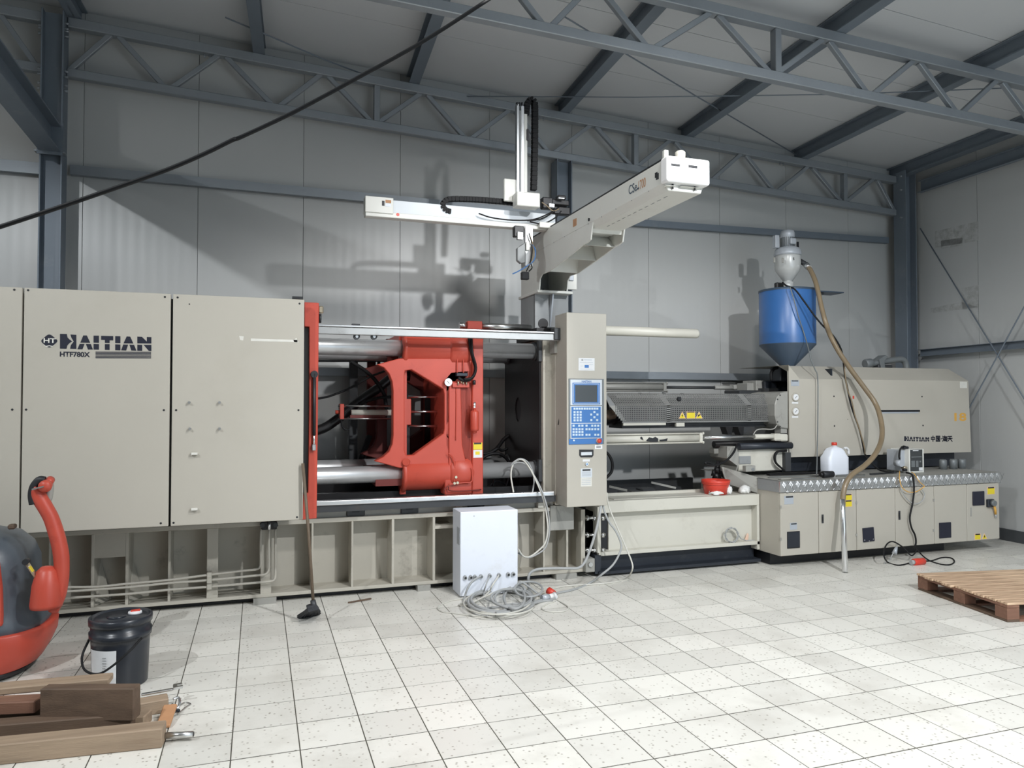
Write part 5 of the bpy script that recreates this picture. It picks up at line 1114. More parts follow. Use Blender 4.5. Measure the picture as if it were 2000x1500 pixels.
# things on the worktop
zT = zw2
def ot(px, Y, dz=0.0): return V((P(px, 925, Y).x, Y, zT+dz))
j0 = V((P(1641, 925, 6.24).x, 6.24, zT)); 
jug = thing('canister', 'white plastic canister with red cap on the chequer plate worktop', 'canister', j0)
jw = P(1661, 900, j0.y).x-P(1641, 900, j0.y).x; zj = lambda y: P(1641, y, j0.y).z
def ring(hw, hd, z, n=28, pw=0.35):
    return [V((j0.x+hw*math.copysign(abs(math.cos(a))**pw, math.cos(a)), j0.y+0.08+hd*math.copysign(abs(math.sin(a))**pw, math.sin(a)), z)) for a in [2*math.pi*i/n for i in range(n)]]
lev = [(jw*0.96, 0.075, zT), (jw, 0.08, zT+0.012), (jw, 0.08, zj(894)), (jw*0.82, 0.07, zj(888)), (jw*0.70, 0.065, zj(882)), (jw*0.52, 0.05, zj(876.5)), (jw*0.25, 0.03, zj(874)), (0.02, 0.02, zj(872.5))]
mb = MB(); vs_ = []; 
for hw, hd, z in lev: vs_ += ring(hw, hd, z)
mb.add(vs_, [(j*28+i, j*28+(i+1)%28, (j+1)*28+(i+1)%28, (j+1)*28+i) for j in range(len(lev)-1) for i in range(28)], True); mb.add(vs_[:28], [tuple(range(28))]); mb.add(vs_[-28:], [tuple(range(28))])
mb.build('body', 'box_white', jug)
cp = V((j0.x, j0.y+0.08, zj(872.5)))
MB().cyl(cp, cp+V((0, 0, 0.012)), 0.024, n=18).build('neck', 'paper', jug); MB().cyl(cp+V((0, 0, 0.010)), cp+V((0, 0, 0.042)), 0.028, n=18).build('cap', 'red_bright', jug, bev=0.003)
MB().tube(cat([P(1648, 876, j0.y+0.08), P(1653, 875, j0.y+0.08), P(1657, 879, j0.y+0.08), P(1657.5, 887, j0.y+0.08)], 5), 0.013, 10).build('handle', 'paper', jug)
MB().tube(cat([P(1628, 878, j0.y+0.05), P(1624, 881, j0.y+0.05), P(1626, 886, j0.y+0.05)], 5), 0.010, 8).build('tag_label', 'hopper_dark', jug)
# small device
d0 = V((P(1778, 925, 6.16).x, 6.16, zT))
dev = thing('drying_controller', 'small white case with dark front panel and black plug on the worktop', 'device', d0)
xd0, xd1 = P(1776, 900, d0.y).x, P(1805, 900, d0.y).x; zd1 = P(1790, 877, d0.y).z
rz = Matrix.Rotation(0, 4, 'Z')
dmb = MB().box((xd0, d0.y, zT), (xd1, d0.y+0.25, zd1)); dmb.build('case', 'robot_white', dev, bev=0.005)
rect(MB(), 1777.8, 878.5, 1802, 919.5, d0.y-0.002, 0.004).build('front_panel', 'screen', dev)
for k, (a, b, c, d, m_) in enumerate(((1783, 879.3, 1794, 880.8, 'paper'), (1780, 892, 1800, 893, 'pipe_grey'), (1780, 900, 1787, 912, 'pipe_grey'), (1789, 900, 1794, 912, 'pipe_grey'), (1795, 913, 1802, 919, 'paper'), (1796, 900, 1799, 903, 'pipe_grey'))):
    rect(MB(), a, b, c, d, d0.y-0.0035, 0.002).build('panel_mark', m_, dev)
rect(MB(), 1760, 879, 1776, 920, d0.y+0.06, 0.2).build('side_cover', 'motor_grey', dev, bev=0.006)
p = P(1757, 905, d0.y+0.03); MB().cyl(p+V((0, -0.03, 0)), p+V((0, 0.05, 0)), 0.035, n=16).build('connector', 'motor_grey', dev)
p = P(1770, 914, d0.y-0.01); MB().cyl(p, p+V((0, 0.05, 0)), 0.018, n=12).build('connector', 'brass', dev); p = P(1770, 918, d0.y-0.02); MB().cyl(p, p+V((0, 0.04, 0)), 0.016, n=12).build('connector', 'black', dev)
rect(MB(), 1767, 872, 1776, 877, d0.y+0.03, 0.06).build('plug', 'black', dev, bev=0.008)
MB().tube(cat([P(1770, 873, d0.y+0.05), P(1764, 872, d0.y+0.05), P(1758, 878, d0.y+0.05), P(1756, 890, d0.y+0.05), P(1757, 897, d0.y+0.05)], 6), 0.009, 8).build('cord', 'black_rubber', dev)
# tools on the worktop
tag(MB().bar(ot(1500, 6.22, .010), ot(1600, 6.16, .010), 0.02, 0.016).build('flat_bar', 'steel', bev=0.003), 'long steel flat bar lying on the left end of the worktop', 'bar')
tag(MB().bar(ot(1545, 6.0, .008), ot(1594, 5.99, .008), 0.014, 0.012).build('socket_wrench', 'chrome', bev=0.003), 'bright chrome bar tool near the left front edge of the worktop', 'tool')
tag(MB().bar(ot(1522, 6.05, .008), ot(1545, 6.05, .008), 0.06, 0.016).build('dirty_rag', 'grey_worn', bev=0.006), 'grimy flat rag at the left corner of the worktop', 'rag')
tag(MB().bar(ot(1500, 6.42, .012), ot(1610, 6.42, .012), 0.06, 0.022).build('rubber_strip', 'black_rubber', bev=0.004), 'strip of black rubber lying along the back of the worktop below the hood', 'rubber strip')
a, b_ = ot(1606, 6.05, .036), ot(1627, 6.05, .036)
t = thing('hand_lamp', 'black cylindrical hand tool lying on the worktop beside the canister', 'tool', a)
MB().cyl(a, b_, 0.036, 0.032, n=18).build('body', 'black', t, bev=0.006); MB().cyl(a+V((-0.03, 0, 0)), a, 0.02, 0.03, n=14).build('nose', 'oily_black', t)
tag(MB().bar(ot(1632, 6.10, .010), ot(1690, 6.06, .010), 0.018, 0.018).build('steel_tube', 'steel', bev=0.006), 'short steel tube on the worktop in front of the canister', 'tube')
tag(MB().bar(ot(1700, 6.15, .009), ot(1750, 6.2, .009), 0.03, 0.016).build('steel_strip', 'dark_steel', bev=0.003), 'dark steel strip on the worktop between hose and white device', 'bar')
for k, px in enumerate((1842, 1862, 1879)):
    p = ot(px, 6.4); tag(MB().lathe(p, [(0.0, 0), (0.04, 0), (0.04, 0.10), (0.03, 0.11), (0.0, 0.11)], n=18).build('metal_can', 'pipe_grey'),
        ('grey metal can just right of the white device', 'grey metal can in the middle of three below the hood', 'rightmost grey metal can below the hood')[k], 'can', 'cans below the hood')

# hopper and loader
YO = 6.92
hp = thing('material_hopper', 'blue cylindrical material hopper with dark cone', 'hopper', P(1537, 735, YO))
hc = P(1537.5, 620, YO); dpt = (hc-_C).dot(_F); rh = 52.5*dpt/FPX
zh = lambda y: P(1537.5, y, YO).z
MB().lathe((hc.x, YO, 0), [(rh*0.0, zh(568)), (rh*0.99, zh(568)), (rh, zh(569)), (rh, zh(674))], n=56).build('drum', 'hopper_blue', hp)
MB().lathe((hc.x, YO, 0), [(rh*1.002, zh(674.5)), (rh*1.002, zh(672.8)), (rh*1.002, zh(674.5)), (0.075, zh(716)), (0.07, zh(735))], n=56).build('cone', 'hopper_dark', hp)
MB().lathe((hc.x, YO, 0), [(rh*1.012, zh(571.5)), (rh*1.015, zh(567.5)), (rh*0.9, zh(566.5)), (0, zh(566.5))], n=56).build('lid', 'hopper_dark', hp)
MB().box((hc.x, YO-0.1, zh(569)), (P(1637, 570, YO).x, YO+0.12, zh(566.5))).build('lid_flap', 'hopper_dark', hp, bev=0.006)
rect(MB(), 1588, 571, 1609, 576, YO-0.05, 0.06).build('hinge', 'dark_steel', hp)
rect(MB(), 1524, 716, 1550, 745, YO-0.09, 0.18).build('throat', 'blueblack', hp, bev=0.01)
rect(MB(), 1584, 578, 1588, 590, YO-0.18, 0.003).build('label', 'silver_label', hp)
ld = thing('hopper_loader', 'grey vacuum loader with electric motor standing on the blue hopper', 'loader', P(1538, 567, YO))
lx = P(1538.5, 520, YO).x; s1 = dpt/FPX
L_ = lambda pr: [(r_*s1, zh(y)) for r_, y in pr]
MB().lathe((lx, YO, 0), L_([(0, 567), (11, 567), (11, 552), (8, 550), (9, 549), (12, 545), (22, 530), (24.2, 524), (24.5, 503), (23.8, 500), (0, 500)]), n=40).build('bowl', 'loader_grey', ld)
MB().lathe((lx, YO, 0), L_([(24, 500), (25.5, 499), (25.5, 496), (24.5, 490), (22, 486), (18, 484), (0, 484)]), n=40).build('head', 'motor_grey', ld)
MB().lathe((lx, YO, 0), L_([(0, 485), (12.6, 485), (12.6, 464), (13.5, 463), (13.5, 456), (11.5, 451), (6, 449.5), (0, 449.5)]), n=32).build('motor', 'motor_grey', ld)
for k in range(24):
    a = 2*math.pi*k/24; d_ = V((math.cos(a), math.sin(a), 0)); c_ = V((lx, YO, (zh(484)+zh(465))/2))+d_*12.9*s1
    MB().obox(c_, d_*0.006, d_.cross(V((0, 0, 1)))*0.003, V((0, 0, (zh(465)-zh(484))/2))).build('cooling_fin', 'pipe_grey', ld)
rect(MB(), 1545, 464, 1556, 476.5, YO-0.11, 0.07).build('terminal_box', 'motor_grey', ld, bev=0.008)
rect(MB(), 1515, 458.5, 1523, 484, YO-0.03, 0.06).build('filter_box', 'motor_grey', ld, bev=0.006)
rect(MB(), 1557, 472, 1560.5, 485, YO-0.02, 0.012).build('clip', 'black', ld)
for px in (1530, 1513.5, 1563): rect(MB(), px-1.8, 503, px+1.6, 513, YO-24.8*s1 if px == 1530 else YO-0.02, 0.015).build('latch', 'grey_worn', ld, bev=0.003)
text('letter', 'Shini', V((P(1543, 0, YO-0.13).x, YO-0.146, zh(512.5))), (1, 0.35, 0), (0, 0, 1), 0.028, 'black', ld, width=0.085, bold=0.03)
MB().tube([P(1562, 509.5, YO-0.05), P(1570, 514, YO-0.08), P(1578, 521, YO-0.12)], 0.028, 12).build('hose_port', 'dark_steel', ld)
rect(MB(), 1518, 551, 1532, 566, YO-0.12, 0.06).build('limit_switch', 'oily_black', ld, bev=0.01)
# tan suction hose and its lance
hp_pts = [(1574,517,6.80),(1583,528,6.70),(1592,548,6.60),(1599,575,6.52),(1605,603,6.46),(1613,632,6.40),(1622,656,6.44),(1639,688,6.40),(1662,722,6.38),(1688,757,6.34),(1708,785,6.28),(1718,810,6.20),(1723,840,6.12),(1720,865,6.03),(1708,889,5.93),(1688,910,5.90),(1664,927,5.88),(1652,945,5.87),(1647,965,5.86),(1646,986,5.85)]
t = thing('suction_hose', 'tan suction hose hanging from the loader to the steel lance', 'hose', PZ(1651, 1118))
pts = cat([P(*q_) for q_ in hp_pts], 6)
MB().tube(pts, 0.026, 14).build('hose', 'hose_tan', t)
tag(t, 'tan suction hose from the loader with bright steel lance on the floor', 'hose')
ft = PZ(1651, 1118, 0.002)
MB().tube([P(1645.5, 975, 5.855), P(1646, 1000, 5.84), ft], 0.0255, 16).build('lance', 'chrome', t)
MB().cyl(P(1574, 517, 6.80), P(1580, 523.5, 6.73), 0.034, n=14).build('hose_clip', 'alloy', t)
hose('loader_cable', [(1528,551,6.75),(1536,558,6.72),(1552,565,6.60),(1570,588,6.52),(1588,613,6.47),(1607,636,6.42),(1625,653,6.45),(1640,676,6.45),(1646,696,6.45),(1650,733,6.44),(1655,757,6.44),(1661,787,6.44),(1669,812,6.44),(1678,837,6.44),(1684,862,6.44),(1689,886,6.44),(1700,902,6.3),(1712,914,6.2),(1724,920,6.12),(1745,923,6.02)], 0.009, 'black_rubber', 'black loader cable tied along the tan hose down to the worktop', 6.2, 'cable')
hose('air_line', [(1647,700,6.45),(1651,735,6.43),(1655,760,6.43),(1664,785,6.43),(1670,812,6.43),(1679,840,6.43),(1688,872,6.43),(1690,890,6.43)], 0.007, 'hose_tan', 'thin brown air line beside the black loader cable on the hood', 6.2, 'hose')
hose('sensor_cable', [(1543,560,6.6),(1552,590,6.58),(1560,620,6.58),(1570,650,6.6),(1580,685,6.5),(1584,703,6.47),(1592,722,6.46),(1597,737,6.45),(1597.5,790,6.45),(1597,840,6.45),(1596,888,6.45),(1595,926,6.2)], 0.006, 'pipe_grey', 'thin grey sensor cable hanging down the left of the hood', 6.24, 'cable')
# cables hanging from the worktop to the floor
hose('power_cable', [(1770,923,6.0),(1780,926,5.93),(1784,935,5.92),(1785,960,5.91),(1782,985,5.91),(1777,1010,5.91),(1780,1030,5.91),(1787,1045,5.91),(1789,1060,5.91),(1786,1069,5.9)], 0.009, 'black_rubber', 'black power cable hanging down the front of the switch cabinets', 5.9, 'cable')
hose('brown_wire', [(1757,920,6.0),(1757,935,5.92),(1762,952,5.91),(1775,961,5.91),(1790,960,5.91),(1803,952,5.91),(1805,949,5.91),(1795,940,5.92),(1786,926,5.93),(1780,922,6.0)], 0.004, 'orange', 'orange wire loop over the front edge of the worktop', 5.9, 'wire')
hose('grey_wire', [(1758,935,5.925),(1761,958,5.915),(1772,975,5.915),(1786,984,5.915),(1800,979,5.915),(1806,966,5.915),(1800,955,5.915)], 0.005, 'cable_grey', 'grey wire loop hanging below the orange wire', 5.9, 'wire')

# ================================================================== THINGS ON THE BED
bz = z1+0.004
b0 = P(1398, 964, 6.40); b0.z = bz
bs = thing('plastic_basin', 'round red plastic basin standing on the beige injection bed', 'basin', b0)
rb_ = 27*((b0-_C).dot(_F))/FPX; hb = 27*((b0-_C).dot(_F))/FPX
MB().lathe(b0, [(0, 0), (rb_*0.80, 0), (rb_*0.93, hb*0.72), (rb_*0.93, hb*0.75), (rb_*1.0, hb*0.80), (rb_*1.03, hb), (rb_*0.98, hb), (rb_*0.90, hb*0.75), (rb_*0.76, 0.006), (0, 0.006)], n=40).build('bowl', 'red_bright', bs)
MB().lathe(b0, [(rb_*0.97, hb*0.78), (rb_*0.99, hb*0.76), (rb_*0.99, hb*0.72), (rb_*0.95, hb*0.70)], n=40).build('rim_band', 'red_bright', bs)
def rag(name, cx, w_, h_, seed, label, Y):
    random.seed(seed); bm = bmesh.new(); bmesh.ops.create_icosphere(bm, subdivisions=3, radius=1)
    c_ = P(cx, 966, Y); fr_ = [random.uniform(2, 6) for _ in range(9)]
    for v_ in bm.verts:
        p_ = v_.co.copy(); n_ = sum(math.sin(p_.dot(V((fr_[k], fr_[k+1], fr_[k+2])))*1.7+k) for k in range(0, 7, 2))/4
        q_ = p_*(1+0.38*n_); v_.co = V((q_.x*w_, q_.y*0.05, max(0.0, q_.z*h_+h_*0.7)))
    mb = MB(); bm.verts.index_update(); mb.add([c_*1.0+V((v_.co.x, v_.co.y, bz-c_.z+v_.co.z)) for v_ in bm.verts], [[v_.index for v_ in f.verts] for f in bm.faces], True); bm.free()
    return tag(mb.build(name, 'white_soft'), label, 'rag', 'white rags on the bed')
rag('crumpled_rag', 1402, 0.085, 0.028, 3, 'flat white crumpled rag in front of the red basin', 6.33)
rag('crumpled_rag', 1421, 0.042, 0.05, 5, 'upright white crumpled rag at the right side of the red basin', 6.34)
rag('crumpled_rag', 1454, 0.055, 0.045, 9, 'white crumpled rag lying alone to the right of the red basin', 6.34)

# ================================================================== WHITE BOX AND ITS CABLES
YX = 5.95
bxA, bxB = P(899, 1080, YX).x, P(1011.5, 1080, YX).x
zx0, zx1 = P(955, 1161, YX).z, P(955, 997.5, YX).z
wb = thing('wall_box', 'white steel control box standing on the floor against the beige base', 'control box', ((bxA+bxB)/2, YX+0.12, 0.0))
MB().box((bxA, YX, zx0), (bxB, YX+0.255, zx1)).build('case', 'box_white', wb, bev=0.007, seg=2)
MB().box((bxA+0.03, YX+0.03, 0.0), (bxB-0.03, YX+0.22, zx0)).build('foot', 'grey_paint', wb)
MB().box((bxA-0.003, YX+0.02, zx0+0.42), (bxA, YX+0.10, zx0+0.56)).build('side_vent', 'motor_grey', wb)
for x, m_ in ((908, 'black'), (919, 'black'), (927, 'motor_grey'), (939, 'motor_grey'), (956, 'motor_grey'), (974, 'motor_grey'), (992, 'black'), (1002, 'black')):
    p = P(x, 1127-(x-908)*0.075, YX); g = MB().cyl(p+V((0, -0.022, -0.004)), p, 0.015, n=14).build('cable_gland', 'cable_grey', wb)
    MB().cyl(p+V((0, -0.024, -0.004)), p+V((0, -0.02, -0.004)), 0.009, n=12).build('gland_hole', m_ if m_ == 'black' else 'pipe_grey', g)
p = P(926, 1008, YX-0.002); MB().cyl(p, p+V((0, 0.003, 0)), 0.006, n=10).build('screw', 'motor_grey', wb)
def cable(name, pts, r, m, label, n=6, group='loose cables around the white box'):
    q_ = []
    for a in pts:
        if a[2] == 'f': q_.append(PZ(a[0], a[1], r+(a[3] if len(a) > 3 else 0)))
        else: q_.append(P(a[0], a[1], a[2]))
    return tag(MB().tube(cat(q_, n), r, 8).build(name, m), label, 'cable', group)
cable('grey_cable', [(1174,985,6.02),(1171,1005,6.0),(1163,1040,5.98),(1152,1075,5.97),(1142,1098,5.96),(1130,1109,5.95),(1110,1110,5.95),(1080,1110,5.95),(1050,1112,5.96),(1036,1119,5.97),(1032,1130,5.97),(1033,1150,'f'),(1040,1165,'f'),(1030,1178,'f'),(1000,1180,'f')], 0.012, 'cable_grey', 'thick grey cable from the control pillar bending over the base flange')
cable('grey_cable', [(1177,985,6.03),(1181,1000,6.02),(1190,1020,6.0),(1203,1038,5.98),(1213,1062,5.95),(1211,1078,5.94),(1198,1102,5.93),(1178,1120,5.92),(1150,1140,'f'),(1118,1152,'f'),(1090,1158,'f'),(1086,1162,'f')], 0.0095, 'cable_grey', 'grey cable bowing out right of the control pillar down to the red plug')
cable('white_cable', [(1185,962,6.05),(1188,985,6.04),(1197,1010,6.02),(1210,1040,5.98),(1225,1075,5.93),(1234,1098,5.9),(1235,1112,5.88),(1226,1128,'f'),(1205,1136,'f'),(1160,1141,'f'),(1110,1144,'f'),(1082,1149,'f'),(1062,1158,'f'),(1040,1168,'f')], 0.0075, 'cable_light', 'pale cable making the widest bow right of the control pillar')
cable('grey_cable', [(1003,962,6.2),(998,930,6.3),(1001,910,6.32),(1010,899,6.3),(1022,899,6.28),(1035,915,6.22),(1045,935,6.18),(1056,960,6.13),(1064,985,6.1),(1068,1010,6.08),(1070,1035,6.06),(1065,1060,6.05),(1052,1075,6.04),(1035,1087,6.03),(1022,1086,6.03),(1012,1072,6.1)], 0.0075, 'cable_light', 'pale cable looped over the lower door rail and down beside the white box')
cable('grey_cable', [(1040,962,6.2),(1043,940,6.24),(1040,920,6.27),(1030,902,6.28),(1016,896,6.29),(1004,902,6.3),(999,908,6.32),(1012,903,6.3),(1028,908,6.26),(1044,930,6.2),(1058,958,6.12),(1067,985,6.08),(1072,1010,6.07),(1073,1040,6.06),(1066,1068,6.05),(1050,1082,6.04),(1030,1089,6.03),(1012,1080,6.1)], 0.007, 'cable_grey', 'grey cable doubled over the lower door rail beside the white box')
cable('grey_cable', [(939,1126,5.92),(932,1129,5.9),(922,1136,5.88),(913,1150,5.87),(908,1165,'f',.02),(906,1176,'f'),(915,1184,'f'),(950,1188,'f'),(1000,1180,'f',.01)], 0.009, 'cable_grey', 'grey cable leaving the white box at the left gland')
cable('grey_cable', [(956,1126,5.92),(952,1135,5.9),(948,1146,5.88),(945,1158,'f',.03),(950,1170,'f',.02),(970,1178,'f')], 0.006, 'cable_grey', 'thin cable dropping from the middle gland of the white box')
cable('white_cable', [(974,1124,5.92),(968,1134,5.9),(960,1146,5.88),(954,1157,'f',.03),(930,1175,'f',.01),(905,1178,'f'),(897,1182,'f'),(915,1180,'f',.02),(950,1164,'f',.03),(985,1150,'f',.04),(1005,1152,'f',.03)], 0.007, 'cable_light', 'pale cable from the right middle gland of the white box')
# the heap of coils
random.seed(4)
def loop(name, cx, cy, rx, ry, turns, r, m, label, lift=0.0, tail=None, ph=0.0):
    pts = []; n_ = int(26*turns)
    for k in range(n_+1):
        a = ph+2*math.pi*k/26
        w_ = 1+0.09*math.sin(k*0.37+cx)
        pts.append(PZ(cx+rx*w_*math.cos(a)+3*math.sin(k*.21), cy+ry*w_*math.sin(a), r+lift+0.014*(1+math.sin(k*0.23+cy))+0.006*k/26))
    if tail: pts += [PZ(x, y, r) for x, y in tail]
    return tag(MB().tube(cat(pts, 2), r, 8).build(name, m), label, 'cable', 'loose cables around the white box')
loop('coiled_cable', 978, 1174, 62, 22, 2.3, 0.012, 'cable_grey', 'thickest grey cable coil in the heap before the white box', 0.0, [(1060, 1172), (1085, 1168)])
loop('coiled_cable', 1000, 1168, 40, 18, 2.0, 0.010, 'cable_grey', 'middle grey cable coil in the heap before the white box', 0.03, [(1055, 1175), (1080, 1172)], 1.0)
loop('coiled_cable', 1005, 1166, 22, 22, 1.6, 0.0095, 'cable_grey', 'upright small grey cable coil on top of the heap', 0.03, None, 2.0)
loop('coiled_cable', 975, 1176, 68, 24, 1.6, 0.007, 'cable_light', 'pale thin cable coil around the edge of the heap', 0.01, None, 0.4)
loop('coiled_cable', 1032, 1150, 26, 15, 1.2, 0.009, 'cable_grey', 'grey cable arch at the back right of the heap', 0.05, [(1058, 1165)], 3.0)
cable('white_cable', [(905,1170,'f'),(885,1172,'f'),(868,1178,'f'),(857,1184,'f'),(856,1190,'f'),(866,1195,'f'),(890,1198,'f'),(920,1202,'f'),(960,1205,'f'),(1000,1203,'f'),(1030,1196,'f')], 0.0055, 'cable_light', 'thin pale wire lying in a wide bow left of the cable heap')
cable('white_cable', [(1088,1172,'f'),(1100,1178,'f'),(1110,1186,'f'),(1104,1193,'f'),(1085,1195,'f'),(1065,1193,'f'),(1058,1187,'f'),(1068,1180,'f'),(1085,1174,'f')], 0.005, 'cable_light', 'thin pale wire loop on the tiles right of the cable heap')
pl0 = PZ(1074, 1162, 0.0)
t = thing('cable_plug', 'red and grey industrial plug on the cable heap', 'plug', pl0)
MB().cyl(PZ(1071, 1153, 0.05), PZ(1081, 1160, 0.03), 0.030, n=18).build('red_collar', 'red_bright', t)
MB().cyl(PZ(1081, 1160, 0.03), PZ(1086, 1166, 0.02), 0.022, 0.016, n=14).build('gland', 'paper', t)
MB().cyl(PZ(1058, 1168, 0.03), PZ(1072, 1166, 0.03), 0.026, n=8).build('grey_body', 'motor_grey', t)
MB().cyl(PZ(1072, 1166, 0.03), PZ(1080, 1163, 0.03), 0.020, n=12).build('white_nut', 'white', t)

# cables and red plug before the cabinets
cable('black_cable', [(1787,1068,5.9),(1790,1075,5.86),(1780,1085,5.8),(1765,1070,5.85),(1745,1058,5.88),(1733,1062,5.86),(1727,1075,5.8),(1727,1088,5.74),(1735,1099,'f'),(1755,1104,'f'),(1775,1100,'f'),(1785,1096,'f')], 0.007, 'black_rubber', 'black cable arching over the floor before the fourth switch cabinet', 6, 'cables before the cabinets')
cable('black_cable', [(1786,1068,5.9),(1795,1078,5.85),(1805,1088,'f',.02),(1818,1096,'f'),(1838,1102,'f'),(1855,1103,'f'),(1864,1097,'f'),(1858,1090,'f'),(1840,1089,'f'),(1820,1095,'f'),(1804,1096,'f')], 0.0065, 'black_rubber', 'black cable loop lying on the floor right of the red plug', 6, 'cables before the cabinets')
cable('grey_cable', [(1727,1100,'f'),(1735,1098,'f'),(1742,1085,5.84),(1748,1074,5.86),(1752,1069,5.88),(1752,1062,5.9)], 0.005, 'cable_grey', 'thin grey cable with a loose plug before the fourth switch cabinet', 6, 'cables before the cabinets')
t = thing('red_plug', 'red round industrial plug lying on the floor before the cabinets', 'plug', PZ(1794, 1101))
MB().cyl(PZ(1784, 1098, 0.03), PZ(1804, 1096, 0.03), 0.034, n=18).build('red_shell', 'red_bright', t, bev=0.004); MB().cyl(PZ(1779, 1098.5, 0.03), PZ(1785, 1098, 0.03), 0.024, n=14).build('grey_nut', 'cable_grey', t)
a, b_ = P(1751, 1069, 5.87), P(1747, 1081, 5.86)
tag(MB().cyl(a, b_, 0.012, 0.026, n=10).build('grey_plug', 'motor_grey'), 'grey mains plug dangling in front of the black plinth', 'plug')

# ================================================================== BROOM
bt = PZ(605, 1203); br0 = thing('broom', 'dark broom leaning against the machine base by the red door post', 'broom', bt)
top = P(591.5, 905, 5.69); neck = P(612, 1180, 5.58)
MB().tube([top, (top+neck)/2+V((0.004, 0, 0)), neck], 0.0115, 10).build('handle', 'broomstick', br0)
MB().cyl(P(611, 1172, 5.585), P(614, 1189, 5.575), 0.019, 0.024, n=12).build('socket', 'dark_steel', br0)
hd_ = [P(x, y, 5.58) for x, y in ((598, 1184), (616, 1179), (624, 1189), (601, 1195))]
MB().prism([p_+V((0, -0.03, 0)) for p_ in hd_], (0, 0.07, 0)).build('head', 'bristle', br0, bev=0.006)
random.seed(11); mb = MB()
for k in range(420):
    t_ = random.random(); a = P(601+20*t_, 1191-4*t_, 5.58)+V((0, random.uniform(-.03, .04), 0)); b2 = PZ(581+43*t_+random.uniform(-3, 3), 1206-8*t_+random.uniform(-5, 3), 0.0)
    mb.bar(a, b2, 0.006, 0.004)
tag(mb.build('bristles', 'bristle', br0), kind='stuff')

# ================================================================== PALLET
pA = PZ(1968, 1216); ux = V((0.98, -0.19, 0)).normalized(); uy = V((-ux.y, ux.x, 0))
pal = thing('wooden_pallet', 'weathered wooden pallet lying at the right edge of the floor', 'pallet', pA)
PLn = 1.2; PWd = (PZ(1802, 1151)-pA).length
def pbox(name, u0, u1, v0, v1, z0_, z1_, m_):
    # each board keeps its own axes so that the grain runs along it
    me = MB().box((-(u1-u0)/2, -(v1-v0)/2, -(z1_-z0_)/2), ((u1-u0)/2, (v1-v0)/2, (z1_-z0_)/2))
    c_ = pA+ux*(u0+u1)/2+uy*(v0+v1)/2+V((0, 0, (z0_+z1_)/2))
    if name == 'cross_board' or name == 'side_runner':
        me = MB().box((-(v1-v0)/2, -(u1-u0)/2, -(z1_-z0_)/2), ((v1-v0)/2, (u1-u0)/2, (z1_-z0_)/2))
    o = me.build(name, m_, org=(0, 0, 0), bev=0.003); o.parent = pal; o.location = c_-pA
    o.rotation_euler = (random.uniform(-.004, .004), random.uniform(-.004, .004), math.atan2(ux.y, ux.x)+(math.pi/2 if name in ('cross_board', 'side_runner') else 0)); ORG[o.name] = pA
    return o
random.seed(2)
nb = 9; bw = PWd/nb
for k in range(nb):
    e0 = random.uniform(-0.02, 0.015); pbox('deck_board', -0.01+e0, PLn, bw*k+0.002, bw*(k+1)-0.002, 0.122+random.uniform(0, .003), 0.142, 'pallet_board')
for u in (0.0, PLn/2-0.05, PLn-0.1): pbox('cross_board', u, u+0.1, 0, PWd, 0.102, 0.121, 'wood_red'); pbox('side_runner', u, u+0.1, 0, PWd, 0.0, 0.018, 'wood_dark')
for v in (0.0, PWd/2-0.06, PWd-0.11): pbox('bottom_board', 0.10, PLn, v, v+0.1, 0.0, 0.017, 'wood_red')
for u in (0.0, PLn/2-0.05, PLn-0.1):
    for v in (0.0, PWd/2-0.06, PWd-0.12): pbox('block', u, u+0.1, v, v+0.12, 0.018, 0.102, 'wood_red')

# ================================================================== PALLET TRUCK
tc0 = V((-1.575, 5.29, 0))
pt = thing('pallet_truck', 'red electric pallet truck with dark grey cover and curved tiller', 'pallet truck', tc0)
def ringz(rx, ry, z, n=40, pw=0.75, cx=0.0, cy=0.0):
    return [V((tc0.x+cx+rx*math.copysign(abs(math.cos(a))**pw, math.cos(a)), tc0.y+cy+ry*math.copysign(abs(math.sin(a))**pw, math.sin(a)), z)) for a in [2*math.pi*i/n for i in range(n)]]
def loft(name, levels, m_, cap0=True, cap1=True):
    mb = MB(); vs_ = []; n = 40
    for L__ in levels: vs_ += ringz(*L__)
    mb.add(vs_, [(j*n+i, j*n+(i+1)%n, (j+1)*n+(i+1)%n, (j+1)*n+i) for j in range(len(levels)-1) for i in range(n)], True)
    if cap0: mb.add(vs_[:n], [tuple(range(n))])
    if cap1: mb.add(vs_[-n:], [tuple(range(n))])
    return mb.build(name, m_, pt)
loft('chassis', [(0.272, 0.309, 0.035), (0.325, 0.337, 0.06), (0.364, 0.355, 0.13), (0.393, 0.364, 0.20), (0.398, 0.364, 0.262), (0.393, 0.361, 0.272), (0.369, 0.337, 0.275)], 'red')
loft('rubber_edge', [(0.242, 0.282, 0.0), (0.291, 0.319, 0.02), (0.301, 0.320, 0.045)], 'black')
loft('cover', [(0.359, 0.341, 0.22), (0.359, 0.341, 0.31), (0.339, 0.337, 0.345, 40, 0.7, -0.01), (0.325, 0.332, 0.40, 40, 0.7, -0.02), (0.320, 0.328, 0.52, 40, 0.7, -0.02), (0.315, 0.323, 0.66, 40, 0.72, -0.02), (0.296, 0.305, 0.745, 40, 0.8, -0.03), (0.242, 0.255, 0.812, 40, 0.85, -0.04), (0.145, 0.155, 0.846, 40, 0.9, -0.05), (0.019, 0.018, 0.85, 40, 0.9, -0.05)], 'truck_grey')
loft('cover_ridge', [(0.097, 0.329, 0.64, 40, 0.8, 0.0), (0.092, 0.314, 0.745, 40, 0.8, 0.0), (0.082, 0.255, 0.825, 40, 0.8, 0.0), (0.049, 0.091, 0.86, 40, 0.8, 0.0)], 'truck_grey')
